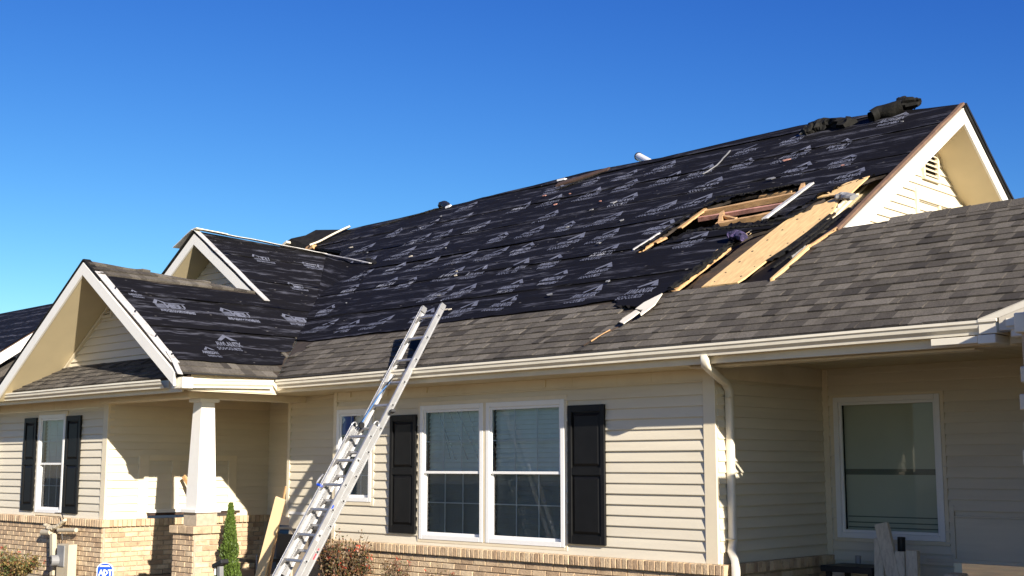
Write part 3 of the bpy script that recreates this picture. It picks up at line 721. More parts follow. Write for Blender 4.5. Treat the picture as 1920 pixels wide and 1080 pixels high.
um_poly = rag(cut_m, .012, .12) + cut_r + [(XK + .0, m_(1568, 436)[1] + .02), ridge[-1]] + ridge[::-1][1:] + [ext0, val1] + rag([val1, (val0[0] + (val1[0] - val0[0]) * .28, val1[1] * .28)], .0, 1)
sheets_m = underlay(FM, um_poly, [hole1, hole2], min(p[1] for p in um_poly) - .001, .92, 1.0, (.085, .05))
cut_s = [s_(*p) for p in ((352, 678), (420, 683), (478, 687), (528, 685), (534, 672), (524, 664), (545, 660), (552, 640), (562, 640))]
strip_s = [s_(*p) for p in ((210, 521), (262, 527), (300, 534), (352, 537), (400, 545), (450, 551), (492, 556))]
us_poly = rag(cut_s, .012, .10) + [sval1, dback, dpk, dre] + [(YD, s_(492, 556)[1])] + strip_s[::-1] + [(8.25, strip_s[0][1])] + [(8.25, cut_s[0][1])]
sheets_s = underlay(FS, us_poly, [], min(p[1] for p in us_poly) - .001, .92, 5.0, (.085, .05))

# ---- printed marks on the sheets
def text_mesh(lines):
    V, F = [], []
    for body, size, x, y, sx, bold in lines:
        cu = bpy.data.curves.new('t', 'FONT'); cu.body = body; cu.size = size; cu.offset = bold; cu.resolution_u = 1; cu.space_character = .92
        o = bpy.data.objects.new('t', cu); COL.objects.link(o); bpy.context.view_layer.update()
        me = bpy.data.meshes.new_from_object(o.evaluated_get(bpy.context.evaluated_depsgraph_get()))
        k = len(V); V += [(v.co.x * sx + x, v.co.y + y) for v in me.vertices]; F += [[i + k for i in p.vertices] for p in me.polygons]
        bpy.data.objects.remove(o)
    return V, F
def poly2(V, F, p): k = len(V); V += p; F.append(list(range(k, k + len(p))))
TA = text_mesh([('AWLANTIX', .098, 0, .085, .85, .0035), ('SCOCCURTS', .075, -.05, 0, .95, .0025)])
poly2(*TA, [(.08, .185), (.27, .31), (.27, .255), (.13, .175)]); poly2(*TA, [(.27, .31), (.40, .185), (.29, .185), (.27, .255)])
TB = text_mesh([('MIEIU', .125, .15, .085, 1.15, .006), ('ANDCERGOOPHOMBARS', .062, .0, 0, .84, .004)])
poly2(*TB, [(-.02, .17), (.06, .25), (.09, .22), (.03, .155)]); poly2(*TB, [(.06, .25), (.21, .195), (.52, .195), (.52, .183), (.18, .178), (.09, .22)])
for i in range(4): poly2(*TB, [(-.01, .150 - i * .02), (.13, .165 - i * .022), (.16, .150 - i * .022), (0, .138 - i * .02)])
TC = text_mesh([('AMERIZAN', .10, 0, .085, .86, .0035), ('WEZDERS', .075, .06, 0, 1.1, .0025)])
poly2(*TC, [(.10, .19), (.22, .29), (.38, .19), (.30, .19), (.22, .245), (.17, .19)])
def stamp(f, sheets, T, u, v, sc_, seed, rot=0, shear=0, holes=(), wash=0):
    V, F = T; c, s = math.cos(rot), math.sin(rot); par = None
    bd = 1e9
    for lo, hi, o, vs_ in sheets:
        if lo <= v + .1 < hi:
            dd_ = min((a_ - u - .2) ** 2 + (b_ - v - .1) ** 2 for a_, b_ in vs_)
            if dd_ < bd: bd, par, base = dd_, o, lo
    if par is None: return
    pts, ok = [], []
    for x, y in V:
        y = y * 1.6; x = x * sc_ + y * shear; y = y * sc_
        x, y = x * c - y * s + u, x * s + y * c + v
        x += noise.noise(Vector((x * 6, y * 9, seed))) * .012 * wash; y += noise.noise(Vector((x * 7, y * 6, seed + 3))) * .010 * wash
        lo = next((l for l, h, *_ in sheets if l <= y < h), base)
        pts.append((x, y, lo))
    cx_ = sum(p[0] for p in pts) / len(pts); cy_ = sum(p[1] for p in pts) / len(pts)
    P = [f.P(x, y, hgt(x, y, 1.0 if f is FM else 5.0) + .012 * (1 - (y - lo) / .92) + .006) for x, y, lo in pts]
    FF = [q for q in F if not any(pip(pts[q[0]][:2], h) or pip(pts[q[1]][:2], h) for h in holes) and not (wash and noise.noise(Vector((pts[q[0]][0] * 9, pts[q[0]][1] * 9, seed))) > .62 - .25 * wash)]
    if FF: mesh('printed_mark', P, FF, M['print'], par)
row = 0; v = cut_m[4][1] + .10; nst = 0
rid = lambda u: next((a[1] + (b[1] - a[1]) * (u - a[0]) / (b[0] - a[0]) for a, b in zip(ridge, ridge[1:]) if a[0] <= u <= b[0]), 0)
def inm(u, v): return pip((u, v), um_poly) and not pip((u, v), hole1) and not pip((u, v), hole2)
while v < 6.2:
    u = -21 + (.36 if row % 2 else 0) + random.uniform(-.05, .05)
    while u < -6.8:
        q = u + random.uniform(-.11, .11); w_ = v + random.uniform(-.06, .06)
        if inm(q, w_) and inm(q + .44, w_) and inm(q + .22, w_ + .42) and w_ + .48 < rid(q + .2) - .02 and random.random() < .86:
            stamp(FM, sheets_m, random.choice((TA, TA, TC)), q, w_, random.uniform(.80, .98), row * 7.1 + u, rot=random.uniform(-.07, .07), shear=random.uniform(-.12, .25), wash=min(.6, .05 + row * .05), holes=(hole1, hole2)); nst += 1
        u += .72
    v += .66; row += 1
for (x, y, T, s) in ((302, 587, TB, .92), (428, 602, TB, .92), (545, 612, TB, .92), (415, 660, TA, .95), (482, 492, TB, .62), (575, 505, TB, .55), (605, 512, TB, .68), (548, 544, TB, .55), (612, 556, TC, .62), (385, 672, TC, .6), (245, 560, TC, .5)):
    a, b = s_(x, y)
    stamp(FS, sheets_s, T, a, b, s * 1.0, x * .1, wash=.25, shear=.0)

# ---- draped valley sheet bridging the two slopes, and ridge flashing of the wing
def strip3(name, A, B, wdt, th, m, par=None, up=None, wob=.0, label=None, n=10):
    A, B = Vector(A), Vector(B); d = (B - A).normalized(); sd = d.cross(Vector(up or (0, 0, 1))).normalized(); nn = sd.cross(d); k = MB(); pr = None; V = []; F = []
    for i in range(n + 1):
        q = A.lerp(B, i / n); h = nn * noise.noise(q * 2.1) * wob; s2 = sd * noise.noise(q * 3 + Vector((5, 0, 0))) * wob
        for a, b in ((-.5, 0), (.5, 0), (.5, 1), (-.5, 1)): V.append(q + h + s2 + sd * wdt * a + nn * th * b)
    for i in range(n):
        for j in range(4): l = (j + 1) % 4; F.append([i * 4 + j, i * 4 + l, i * 4 + 4 + l, i * 4 + 4 + j])
    F += [[0, 1, 2, 3], [n * 4 + 3, n * 4 + 2, n * 4 + 1, n * 4]]
    k.add(V, F); return k.build(name, M[m], par or house, label)
A = FS.pt(610, 482, .03); B = FM.pt(697, 498, .03); Cc = FM.pt(655, 572, .022); D = FS.pt(590, 578, .022)
V, F, UVs = [], [], []; nn_ = 14
for i in range(nn_ + 1):
    for j in range(nn_ + 1):
        a, b = i / nn_, j / nn_; p = (A.lerp(B, a)).lerp(D.lerp(Cc, a), b)
        sag = math.sin(math.pi * a) * .10
        p = p - Vector((-.5, .5, 1)).normalized() * 0 + Vector((0, 0, -sag * (.3 + .7 * b))) + Vector((0, 0, noise.noise(p * 4) * .03 * math.sin(math.pi * a)))
        V.append(p); UVs.append((a * .9 + 3, b * 1.1 + 2))
for i in range(nn_):
    for j in range(nn_): q = i * (nn_ + 1) + j; F.append([q, q + 1, q + nn_ + 2, q + nn_ + 1])
me = bpy.data.meshes.new('draped_underlayment'); me.from_pydata([tuple(v) for v in V], [], F); uvl = me.uv_layers.new(name='plane')
for l in me.loops: uvl.data[l.index].uv = UVs[l.vertex_index]
for p in me.polygons: p.use_smooth = True
link('draped_underlayment', me, M['underlay'], house)
strip3('ridge_flashing', FS.pt(365, 434, .04), A + Vector((0, 0, .02)), .10, .01, 'metal_edge', wob=.015)
strip3('ridge_flashing', A + Vector((0, 0, .022)), B + Vector((0, 0, .01)), .09, .01, 'metal_edge', wob=.02)
strip3('ridge_cap_board', FS.pt(362, 436, .07), FS.pt(422, 447, .06), .12, .012, 'gutter', wob=.01)

# ---- shingles
shl = []
def shingles(f, u0, u1, vlo, vhi, keep, clips, seed, expo=.142, wmin=.07, wmax=.21, lift=0, par=None, near=True):
    rnd = random.Random(seed); v = vlo; row = 0
    while v < vhi:
        u = u0 - rnd.uniform(0, .3)
        while u < u1:
            wd = rnd.uniform(wmin, wmax); th = .009 + rnd.choice((0, 0, .006)) + lift
            q = [(u + .001, v + rnd.uniform(-.002, .002)), (u + wd - .001, v + rnd.uniform(-.002, .002)), (u + wd - .001, v + expo + .02), (u + .001, v + expo + .02)]
            for a, b in clips: q = clip(q, a, b) if q else q
            if len(q) > 2 and area(q) > .0012:
                c = (sum(p[0] for p in q) / len(q), v + .02)
                if keep(*c):
                    n = len(q); base = .004 + rnd.uniform(0, .0015)
                    P = [f.P(a, b, base - .004) for a, b in q] + [f.P(a, b, base + th * (1 if b - v < .05 else .0) + (.004 if b - v < .05 else .001)) for a, b in q]
                    FF = [[i + n for i in range(n)]] + [[i, (i + 1) % n, n + (i + 1) % n, n + i] for i in range(n)]
                    shl.append(((P[0] - EYE).length, P, FF, par))
            u += wd
        v += expo; row += 1
reg_m = [(val0[0] - .6, -.03), (-3.0, -.03), (-3.0, lower_ridge_v), (m_(1650, 427)[0], lower_ridge_v)] + [m_(1650, 427), m_(1568, 438)] + [m_(1545, 450), m_(1500, 488), m_(1450, 530)] + \
        [m_(*p) for p in ((1300, 545), (1252, 552), (1240, 560), (1214, 580), (1160, 575), (1145, 570), (1060, 583), (950, 596), (840, 610), (756, 625), (640, 640), (556, 646))]
reg_m = reg_m + [(val0[0], 0)]
missing = [m_(*p) for p in ((1155, 577), (1165, 566), (1215, 566), (1240, 556), (1243, 560), (1215, 585), (1172, 612))]
tilt = math.atan2(1, 1)
shingles(FM, val0[0] - .2, -3.0, -.02, lower_ridge_v, lambda a, b: pip((a, b), reg_m) and not pip((a, b), missing), [(val1, val0), ((-3, -9), (-3, 9)), ((9, lower_ridge_v), (-30, lower_ridge_v))], 3, par=dk)
# wing: eave courses, valley infill and the strip left along its ridge
reg_s = [(YF + .02, -.03), (sval0[0], -.03), s_(562, 636)] + [s_(*p) for p in ((553, 636), (549, 640), (545, 662), (529, 668), (540, 674), (533, 690), (478, 691), (420, 687), (350, 682))] + [(YF + .02, cut_s[0][1])]
shingles(FS, YF, sval0[0] + 1.2, -.02, 1.6, lambda a, b: pip((a, b), reg_s), [(sval0, sval1), ((8.17, 9), (8.17, -9))], 4, par=sdk)
reg_t = [(bpk[0], strip_s[0][1])] + strip_s + [(YD, dre[1]), bpk]
shingles(FS, bpk[0] - .1, YD + .02, strip_s[0][1] - .25, bpk[1], lambda a, b: pip((a, b), reg_t), [((bpk[0], 9), (bpk[0], -9)), ((YD, -9), (YD, 9)), (dre, bpk)], 5, par=sdk, lift=.012)
# small roof under the wing's gable
PP = math.atan2(.40, .62)
FP = Frame((0, YF + .09, 2.735), (1, 0, 0), (0, math.cos(PP), math.sin(PP)))
deck(FP, [(-19.2, 0), (XS - .05, 0), (XS - .70, .73), (-19.2, .73)], [], nm='pent_deck')
shingles(FP, -19.1, XS - .1, -.01, .72, lambda a, b: True, [((XS - .1, -.05), (XS - .72, .75)), ((-19.1, 9), (-19.1, -9)), ((9, .74), (-30, .74))], 6, par=sdk, expo=.12)
shl.sort(key=lambda t: t[0])
for d_, P, FF, par in shl[:298]: MB().add(P, FF).build('shingle', M['shingle'], par)
rest = {}
for d_, P, FF, par in shl[298:]: rest.setdefault(par.name, (par, MB()))[1].add(P, FF)
for par, k in rest.values():
    setstuff(k.build('far_shingles', M['shingle'], par))
# starter course and dark gap along the eave
MB().fbox(FM, val0[0], -4.25, -.055, .0, -.006, .003).build('starter_strip', M['shingle_gap'], house)
MB().fbox(FS, YF + .02, sval0[0], -.055, 0, -.006, .003).build('starter_strip', M['shingle_gap'], house)
# caps of the lower ridge and the back slopes
k = MB(); x = m_(1690, 409)[0] - .1
while x < -3.0: k.hexa([FM.P(x, lower_ridge_v - .13, .008), FM.P(x + .24, lower_ridge_v - .13, .012), FM.P(x + .24, lower_ridge_v + .02, .022), FM.P(x, lower_ridge_v + .02, .016),
                       FM.P(x, lower_ridge_v - .13, .014), FM.P(x + .24, lower_ridge_v - .13, .022), FM.P(x + .24, lower_ridge_v + .02, .036), FM.P(x, lower_ridge_v + .02, .028)]); x += .2
k.build('ridge_cap', M['shingle'], dk)
def back(pts3, fall, m, nm):    # back slope hanging from a ridge line
    k = MB(); n = len(pts3); V = [Vector(p) for p in pts3] + [Vector(p) + Vector(fall) for p in pts3]
    V += [v - Vector((0, 0, .05)) for v in V]; F = []
    for i in range(n - 1): F.append([i, i + 1, n + i + 1, n + i]); F.append([2 * n + i, 3 * n + i, 3 * n + i + 1, 2 * n + i + 1])
    F += [[0, n, 3 * n, 2 * n], [n - 1, 3 * n - 1, 4 * n - 1, 2 * n - 1][::1]]
    for i in range(n - 1): F.append([n + i, n + i + 1, 3 * n + i + 1, 3 * n + i]); F.append([i, 2 * n + i, 2 * n + i + 1, i + 1])
    return k.add(V, F).build(nm, M[m], house)
back([FM.P(a, b, .012) for a, b in ridge], (0, 4.0, -3.2), 'felt_roll', 'back_slope')
back([FM.P(a, lower_ridge_v, .0) for a in (-7.15, -6, -3.0)], (0, 2.6, -1.6), 'shingle', 'back_slope')
bR0, bR1 = FS.P(*bpk, .0), FS.P(*dre, .0); dR0, dR1 = FS.P(*dpk, 0), FS.P(*dback, 0)
back([bR0, bR1], (-2.6, 0, -1.70), 'felt_roll', 'left_slope'); back([dR0, dR1], (-2.6, 0, -1.75), 'felt_roll', 'left_slope')

# ---- far end of the roof: a lower cross ridge with torn felt and a long batten
E0_, E1_ = FM.pt(585, 467, .02), FM.pt(660, 432, .02)
q0 = E1_ + Vector((-1.25, .35, .02)); q1 = E0_ + Vector((-1.6, .2, -.18)); q2 = E0_ + Vector((-2.6, 0, -.5))
V = [E0_, E1_, q0, q1, q2, E0_ + Vector((-1.0, -1.0, -.8)), E0_ + Vector((1, -1.5, -1.1))]
k = MB().prism([E1_, Frame((0, E1_.y, 0), (1, 0, 0), (0, 0, 1)).pt(592, 431), Frame((0, E1_.y - .3, 0), (1, 0, 0), (0, 0, 1)).pt(573, 441), Frame((0, E1_.y - .5, 0), (1, 0, 0), (0, 0, 1)).pt(546, 447),
                Frame((0, E0_.y, 0), (1, 0, 0), (0, 0, 1)).pt(524, 461), Frame((0, E0_.y, 0), (1, 0, 0), (0, 0, 1)).pt(548, 486), FM.pt(620, 500, 0), E0_], (-.1, .5, -.3))
k.build('torn_roof_end', M['felt_roll'], house)
strip3('batten', E0_ + Vector((0, -.03, .03)), E1_ + Vector((0, -.03, .03)), .13, .03, 'white_wood', wob=.03)
MB().tube([Frame((0, 14.2, 0), (1, 0, 0), (0, 0, 1)).pt(577, 468), Frame((0, 14.2, 0), (1, 0, 0), (0, 0, 1)).pt(590, 462)], .06, 7).build('splintered_wood', M['stud'], house)
MB().bar(Frame((0, 14.2, 0), (1, 0, 0), (0, 0, 1)).pt(534, 460), Frame((0, 14.2, 0), (1, 0, 0), (0, 0, 1)).pt(541, 454), .1, .05).build('splintered_wood', M['white_wood'], house)

# ================================================================ eaves, gutters, gables
def gutter(P0, P1, out, nm='gutter'):
    """K style trough from P0 to P1 (front top edge line), out = direction pointing away from the house"""
    P0, P1, out = Vector(P0), Vector(P1), Vector(out)
    pr = [(0, 0), (0, -.022), (-.012, -.03), (-.018, -.06), (-.045, -.085), (-.05, -.108), (-.125, -.108), (-.125, -.002), (-.121, -.002), (-.121, -.100), (-.054, -.100), (-.049, -.081), (-.023, -.058), (-.018, -.026), (-.006, -.02), (-.006, -.004)]
    d = P1 - P0; nseg = 8; V = []; n = len(pr); F = []
    for i in range(nseg + 1):
        q = P0 + d * i / nseg; wob = Vector((0, 0, noise.noise(q * .8) * .004))
        for a, b in pr: V.append(q + out * a + Vector((0, 0, b)) + wob)
    for i in range(nseg):
        for j in range(n): l = (j + 1) % n; F.append([i * n + j, i * n + l, (i + 1) * n + l, (i + 1) * n + j])
    F += [list(range(n)), [nseg * n + j for j in range(n)][::-1]]
    return MB().add(V, F).build(nm, M['gutter'], house)
gutter((XS - .0, YG, 2.740), (-4.06, YG, 2.770), (0, -1, 0)); gutter((-14.05, YF, 2.712), (-21, YF, 2.712), (0, -1, 0))
gutter((XS, YF + .14, 2.70), (XS, YG - .02, 2.735), (1, 0, 0))
k = MB(); k.box(XS - .24, XS + .008, YF - .02, YF + .13, 2.58, 2.715); k.build('gutter_corner', M['gutter'], house, bevel=.004)
MB().box(-21, XS - .245, YF + .13, YF + .15, 2.55, 2.72).build('fascia', M['trim'], house)
MB().box(XS - .15, XS - .128, YF + .14, YG + .12, 2.56, 2.765).build('fascia', M['trim'], house)
MB().box(XS - .127, XS - .11, YF + .14, YG + .05, 2.575, 2.63).build('fascia_strip', M['gutter'], house)
MB().box(XS - .14, -4.22, YG + .128, YG + .15, 2.585, 2.765).build('fascia', M['trim'], house)
MB().box(-14.5, XC + .02, YG + .15, YW + .1, 2.585, 2.600).build('soffit', M['soffit'], house)
MB().box(-14.4, XM0 - .02, YW + .1001, YR, 2.586, 2.6).build('soffit', M['soffit'], house)
MB().box(-21, XL + .02, YF + .15, YL + .02, 2.60, 2.615).build('soffit', M['soffit'], house)
MB().box(XL + .021, XS - .15, YF + .15, YL - .25, 2.60, 2.615).build('soffit', M['soffit'], house)
MB().box(-14.1, XS - .15, YL - .249, YG + .14, 2.60, 2.6149).build('soffit', M['soffit'], house)

# main gable, facing right: fascia, soffit, wall, vent
def gable_boards(PT, PA, PB, outn, inn, depth, fh=.17, drop=.02, edge='old_wood'):
    """PT peak, PA/PB feet; outn faces away from the wall, depth = overhang"""
    PT, outn = Vector(PT), Vector(outn)
    for P in (PA, PB):
        P = Vector(P); d = (P - PT); dn = Vector((0, 0, -1))
        MB().prism([PT + dn * drop, P + dn * drop, P + dn * (drop + fh), PT + dn * (drop + fh)], -outn * .028).build('rake_board', M['column'], house)
        MB().prism([PT + dn * (drop + fh - .02) - outn * .0285, P + dn * (drop + fh - .02) - outn * .0285, P + dn * (drop + fh - .02) - outn * depth, PT + dn * (drop + fh - .02) - outn * depth], dn * .012).build('rake_soffit', M['soffit'], house)
PK = FM.P(*ridge[-1], .0); PF = FM.P(XK, m_(1572, 433)[1], 0); PBk = PK + Vector((0, 3.2, -2.56))
PKx = PK + Vector((.03, 0, -.01)); PFx = PF + Vector((.03, 0, -.01)); PBx = PBk + Vector((.03, 0, -.01))
gable_boards(PKx, PFx, PBx, (1, 0, 0), None, .56, fh=.20, drop=.03)
WG = Frame((XC, 0, 0), (0, 1, 0), (0, 0, 1))
pk = WG.uv(PK + Vector((0, 0, -.16))); gt = [pk, (pk[0] - 3.9, pk[1] - 3.9 * math.tan(PM)), (pk[0] + 3.6, pk[1] - 3.6 * .8)]
wall(WG, 11, 19, 3.30, pk[1], [(14.72, 15.12, 5.28, 5.72)], lim=gt)
for a, b in ((gt[1], gt[0]), (gt[2], gt[0])):
    A_, B_ = WG.P(*a, .03), WG.P(*b, .03); MB().bar(A_ + Vector((0, 0, -.03)), B_ + Vector((0, 0, -.03)), .03, .05, up=(1, 0, 0)).build('gable_trim', M['trim'], house)
k = MB(); k.fbox(WG, 14.70, 14.74, 5.26, 5.74, .0, .05); k.fbox(WG, 15.10, 15.14, 5.26, 5.74, .0, .05); k.fbox(WG, 14.70, 15.14, 5.22, 5.26, 0, .055); k.fbox(WG, 14.70, 15.14, 5.74, 5.78, 0, .05)
gv = k.build('gable_vent', M['trim'], house)
MB().fbox(WG, 14.74, 15.10, 5.26, 5.74, -.02, .002).build('vent_back', M['dark'], gv)
for i in range(7):
    z = 5.28 + i * .066; MB().hexa([WG.P(14.74, z, .048), WG.P(15.10, z, .048), WG.P(15.10, z + .035, .01), WG.P(14.74, z + .035, .01), WG.P(14.74, z + .008, .05), WG.P(15.10, z + .008, .05), WG.P(15.10, z + .043, .012), WG.P(14.74, z + .043, .012)]).build('louvre', M['trim'], gv)
a0, z0 = WG.at(1712, 352); a1, z1 = WG.at(1742, 372)
trim('gable_batten', WG, a0, a0 + .05, 4.2, z0, 0, .05); trim('gable_ledge', WG, a0 + .05, a0 + 1.5, z0 - .14, z0 - .04, 0, .05)
trim('gable_batten', WG, a0 + .62, a0 + .66, 4.4, z0 - .14, 0, .045); trim('gable_ledge', WG, a0 + .66, a0 + 1.7, z0 - .38, z0 - .30, 0, .06)
# bare edges above the rake boards
for Pa, Pb, mm_, wdt in ((PF, PK, 'rake_wood', .05), (PBk, PK, 'black', .09)):
    strip3('rake_edge', Pa + Vector((.02, 0, .0)), Pb + Vector((.02, 0, .0)), wdt, .03, mm_, wob=.008)
MB().prism([PK + Vector((.05, 0, .02)), PBk + Vector((.05, 0, .02)), PBk + Vector((.05, 0, -.06)), PK + Vector((.05, 0, -.06))], (-.03, 0, 0)).build('felt_edge', M['felt_roll'], house)

# left wing gable facing front
bl = Vector((2 * bR0.x - (XS - .08), 8.14, 2.79)); br = Vector((XS - .12, 8.14, 2.81))
o_ = Vector((0, -.03, -.012))
gable_boards(bR0 + o_, bl + o_, br + o_, (0, -1, 0), None, .68, fh=.17, drop=.02)
WG2 = Frame((0, YL + .02, 0), (1, 0, 0), (0, 0, 1)); pk2 = (bR0.x, bR0.z - .19); ts = math.tan(PS)
gt2 = [pk2, (pk2[0] - 2.2, pk2[1] - 2.2 * ts), (pk2[0] + 2.3, pk2[1] - 2.3 * ts)]
wall(WG2, -19, -13, 3.05, pk2[1], [(-16.86, -16.50, 3.76, 4.12)], lim=gt2)
for a in (gt2[1], gt2[2]):
    MB().bar(WG2.P(*a, .03) + Vector((0, 0, -.03)), WG2.P(*pk2, .03) + Vector((0, 0, -.03)), .03, .06, up=(0, 1, 0)).build('gable_trim', M['trim'], house)
k = MB(); vx0, vx1, vz0, vz1 = -16.84, -16.52, 3.78, 4.10
k.fbox(WG2, vx0 - .04, vx0, vz0, vz1, 0, .05); k.fbox(WG2, vx1, vx1 + .04, vz0, vz1, 0, .05); k.fbox(WG2, vx0 - .04, vx1 + .04, vz0 - .04, vz0, 0, .05); k.fbox(WG2, vx0 - .04, vx1 + .04, vz1, vz1 + .04, 0, .05)
gv = k.build('gable_vent', M['trim'], house); MB().fbox(WG2, vx0, vx1, vz0, vz1, -.02, .002).build('vent_back', M['attic'], gv)
for i in range(6):
    z = vz0 + .02 + i * .065; MB().hexa([WG2.P(vx0, z, .048), WG2.P(vx1, z, .048), WG2.P(vx1, z + .035, .01), WG2.P(vx0, z + .035, .01), WG2.P(vx0, z + .008, .05), WG2.P(vx1, z + .008, .05), WG2.P(vx1, z + .043, .012), WG2.P(vx0, z + .043, .012)]).build('louvre', M['trim'], gv)
# dormer gable behind it
dl = dR0 + Vector((-2.4, 0, -2.4 * ts)); drr = dR0 + Vector((1.9, 0, -1.9 * ts))
gable_boards(dR0 + o_, dl + o_, drr + o_, (0, -1, 0), None, .5, fh=.17, drop=.02)
WG3 = Frame((0, YD + .48, 0), (1, 0, 0), (0, 0, 1)); pk3 = (dR0.x, dR0.z - .18)
wall(WG3, -20, -13, 4.0, pk3[1], [], lim=[pk3, (pk3[0] - 2, pk3[1] - 2 * ts), (pk3[0] + 2, pk3[1] - 2 * ts)])
# bright drip edges of bare metal
strip3('drip_edge', bR0.lerp(br, .13) + Vector((0, .045, .02)), bR0.lerp(br, .955) + Vector((0, .045, .02)), .12, .008, 'gutter_dull', wob=.012, up=tuple(FS.n))
for t_ in (.3, .52, .74, .9): MB().tube([bR0.lerp(br, t_) + Vector((.02, .06, .035)), bR0.lerp(br, t_) + Vector((.03, .06, .05))], .012, 6).build('nail_head', M['black'], house)
strip3('drip_edge', Vector((dR0.x, YD, dR0.z)) + FS.n * .03 + Vector((0, 0, .0)), Vector((drr.x + .1, YD, drr.z - .1 * ts)) + FS.n * .03, .10, .008, 'metal_edge', wob=.010, up=tuple(FS.n))
strip3('drip_edge', dR0 + Vector((.0, -.0, .03)), dR0 + Vector((-.5, -.02, -.20)), .16, .008, 'metal_edge', wob=.02, up=(.5, 0, .8))
strip3('loose_flashing', FS.pt(318, 663, .05) + Vector((0, -.03, 0)), FS.pt(345, 702, .02) + Vector((0, -.05, -.02)), .07, .006, 'metal_edge', wob=.03, up=tuple(FS.n), n=6)
# shingle edge above the left rake
for a, b in ((bl, bR0), (bR0.lerp(br, .2), bR0)):
    strip3('rake_edge', a + Vector((0, .02, .0)), b + Vector((0, .02, .0)), .10, .022, 'felt_roll', up=(0, 0, 1))
strip3('rake_edge', dl + Vector((0, .02, .0)), dR0 + Vector((0, .02, .0)), .12, .03, 'felt_roll')

# downspout
DSY = .09
P = [(-6.83, YG + .07, 2.66), (-6.83, YG + .07, 2.61), (-6.84, YG + .09, 2.57), (-6.92, YG + .36, 2.50), (-7.03, YG + .68, 2.44), (-7.062, YG + .785, 2.37), (-7.065, YG + .79, 1.8), (-7.065, YG + .79, 1.2), (-7.06, YG + .785, .92), (-7.03, YG + .72, .84), (-6.95, YG + .66, .76), (-6.92, YG + .62, .68), (-6.92, YG + .62, .3), (-6.92, YG + .62, .05)]
def sqtube(P, a, b, nm, m, par):
    k = MB(); P = [Vector(p) for p in P]; V = []; F = []; prof = []
    for i in range(16):
        t = 2 * math.pi * i / 16; prof.append((a * math.copysign(abs(math.cos(t)) ** .5, math.cos(t)), b * math.copysign(abs(math.sin(t)) ** .5, math.sin(t))))
    for i, p in enumerate(P):
        d = (P[min(i + 1, len(P) - 1)] - P[max(i - 1, 0)]).normalized(); x = Vector((1, 0, 0)); y = d.cross(x).normalized(); x = y.cross(d)
        V += [p + x * u + y * v for u, v in prof]
    n = 16
    for i in range(len(P) - 1):
        for j in range(n): l = (j + 1) % n; F.append([i * n + j, i * n + l, (i + 1) * n + l, (i + 1) * n + j])
    F += [list(range(n)), [(len(P) - 1) * n + j for j in range(n)]]
    k.add(V, F); return k.build(nm, M[m], par, smooth=True)
ds = sqtube(P, .040, .030, 'downspout', 'gutter', house)
for z in (2.30, .95): MB().box(-7.108, -7.02, YG + .715, YG + .785, z, z + .006).build('downspout_seam', M['trim'], ds)
sqtube([(-20.02, YL - .06, 2.6), (-20.02, YL - .06, .8)], .04, .03, 'downspout', 'gutter', house)

# ================================================================ damage on the roof
# attic seen through the openings: dark void box lined with debris, rafters, torn sheathing
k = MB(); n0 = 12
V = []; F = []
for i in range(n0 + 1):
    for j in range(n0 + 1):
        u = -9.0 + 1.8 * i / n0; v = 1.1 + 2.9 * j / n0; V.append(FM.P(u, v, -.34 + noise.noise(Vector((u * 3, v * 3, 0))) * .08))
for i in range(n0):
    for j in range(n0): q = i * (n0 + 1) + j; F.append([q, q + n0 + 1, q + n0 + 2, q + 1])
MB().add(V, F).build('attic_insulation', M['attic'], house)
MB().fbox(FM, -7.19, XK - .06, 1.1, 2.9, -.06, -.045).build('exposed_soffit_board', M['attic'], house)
def fbar(nm, p, q, wd, ht, m, h=.0, par=None, label=None):
    A, B = FM.pt(*p, h), FM.pt(*q, h); k = MB(); n = 7; pr = []
    for i in range(n + 1): pr.append(A.lerp(B, i / n))
    d = (B - A).normalized(); sd = d.cross(FM.n).normalized(); V = []; F = []
    for i, c in enumerate(pr):
        e = d * (random.uniform(-.03, .03) if i in (0, n) else 0)
        for x, y in ((-.5, -.5), (.5, -.5), (.5, .5), (-.5, .5)): V.append(c + e + sd * wd * (x + random.uniform(-.09, .09)) + FM.n * ht * (y + random.uniform(-.05, .05)) + (d * random.uniform(-.02, .02) if i in (0, n) else Vector((0, 0, 0))))
    for i in range(n):
        for j in range(4): l = (j + 1) % 4; F.append([i * 4 + j, i * 4 + l, i * 4 + 4 + l, i * 4 + 4 + j])
    F += [[0, 1, 2, 3], [n * 4 + 3, n * 4 + 2, n * 4 + 1, n * 4]]
    return k.add(V, F).build(nm, M[m], par or house, label)
def torn(px, w0, w1, m='underlay', h=(.02, .06), step=.045, side=1):
    """ragged lifted felt edge along a polyline of the roof"""
    P = [Vector(FM.at(*p)) for p in px]; T, Bt = [], []
    for a, b in zip(P, P[1:]):
        n = max(1, int((b - a).length / step)); nn = Vector((-(b - a).y, (b - a).x)).normalized() * side
        for i in range(n):
            q = a.lerp(b, (i + random.uniform(-.3, .3)) / n); T.append((q - nn * .03, .022)); Bt.append((q + nn * random.uniform(w0, w1) * (.3 if random.random() < .25 else 1), random.uniform(*h)))
    V = [FM.P(q.x, q.y, z) for q, z in T] + [FM.P(q.x, q.y, z) for q, z in Bt]; n = len(T); V += [v - FM.n * .004 for v in V]; F = []
    for i in range(n - 1): F += [[i, i + 1, n + i + 1, n + i], [2 * n + i, 3 * n + i, 3 * n + i + 1, 2 * n + i + 1], [n + i, n + i + 1, 3 * n + i + 1, 3 * n + i]]
    return MB().add(V, F).build('torn_edge', M[m], house)
fbar('rafter', (1318, 396), (1506, 359), .05, .07, 'stud', -.03)
fbar('rafter', (1305, 404), (1496, 371), .04, .05, 'pink_wood', -.055)
fbar('rafter', (1345, 421), (1448, 401), .05, .08, 'stud', -.02)
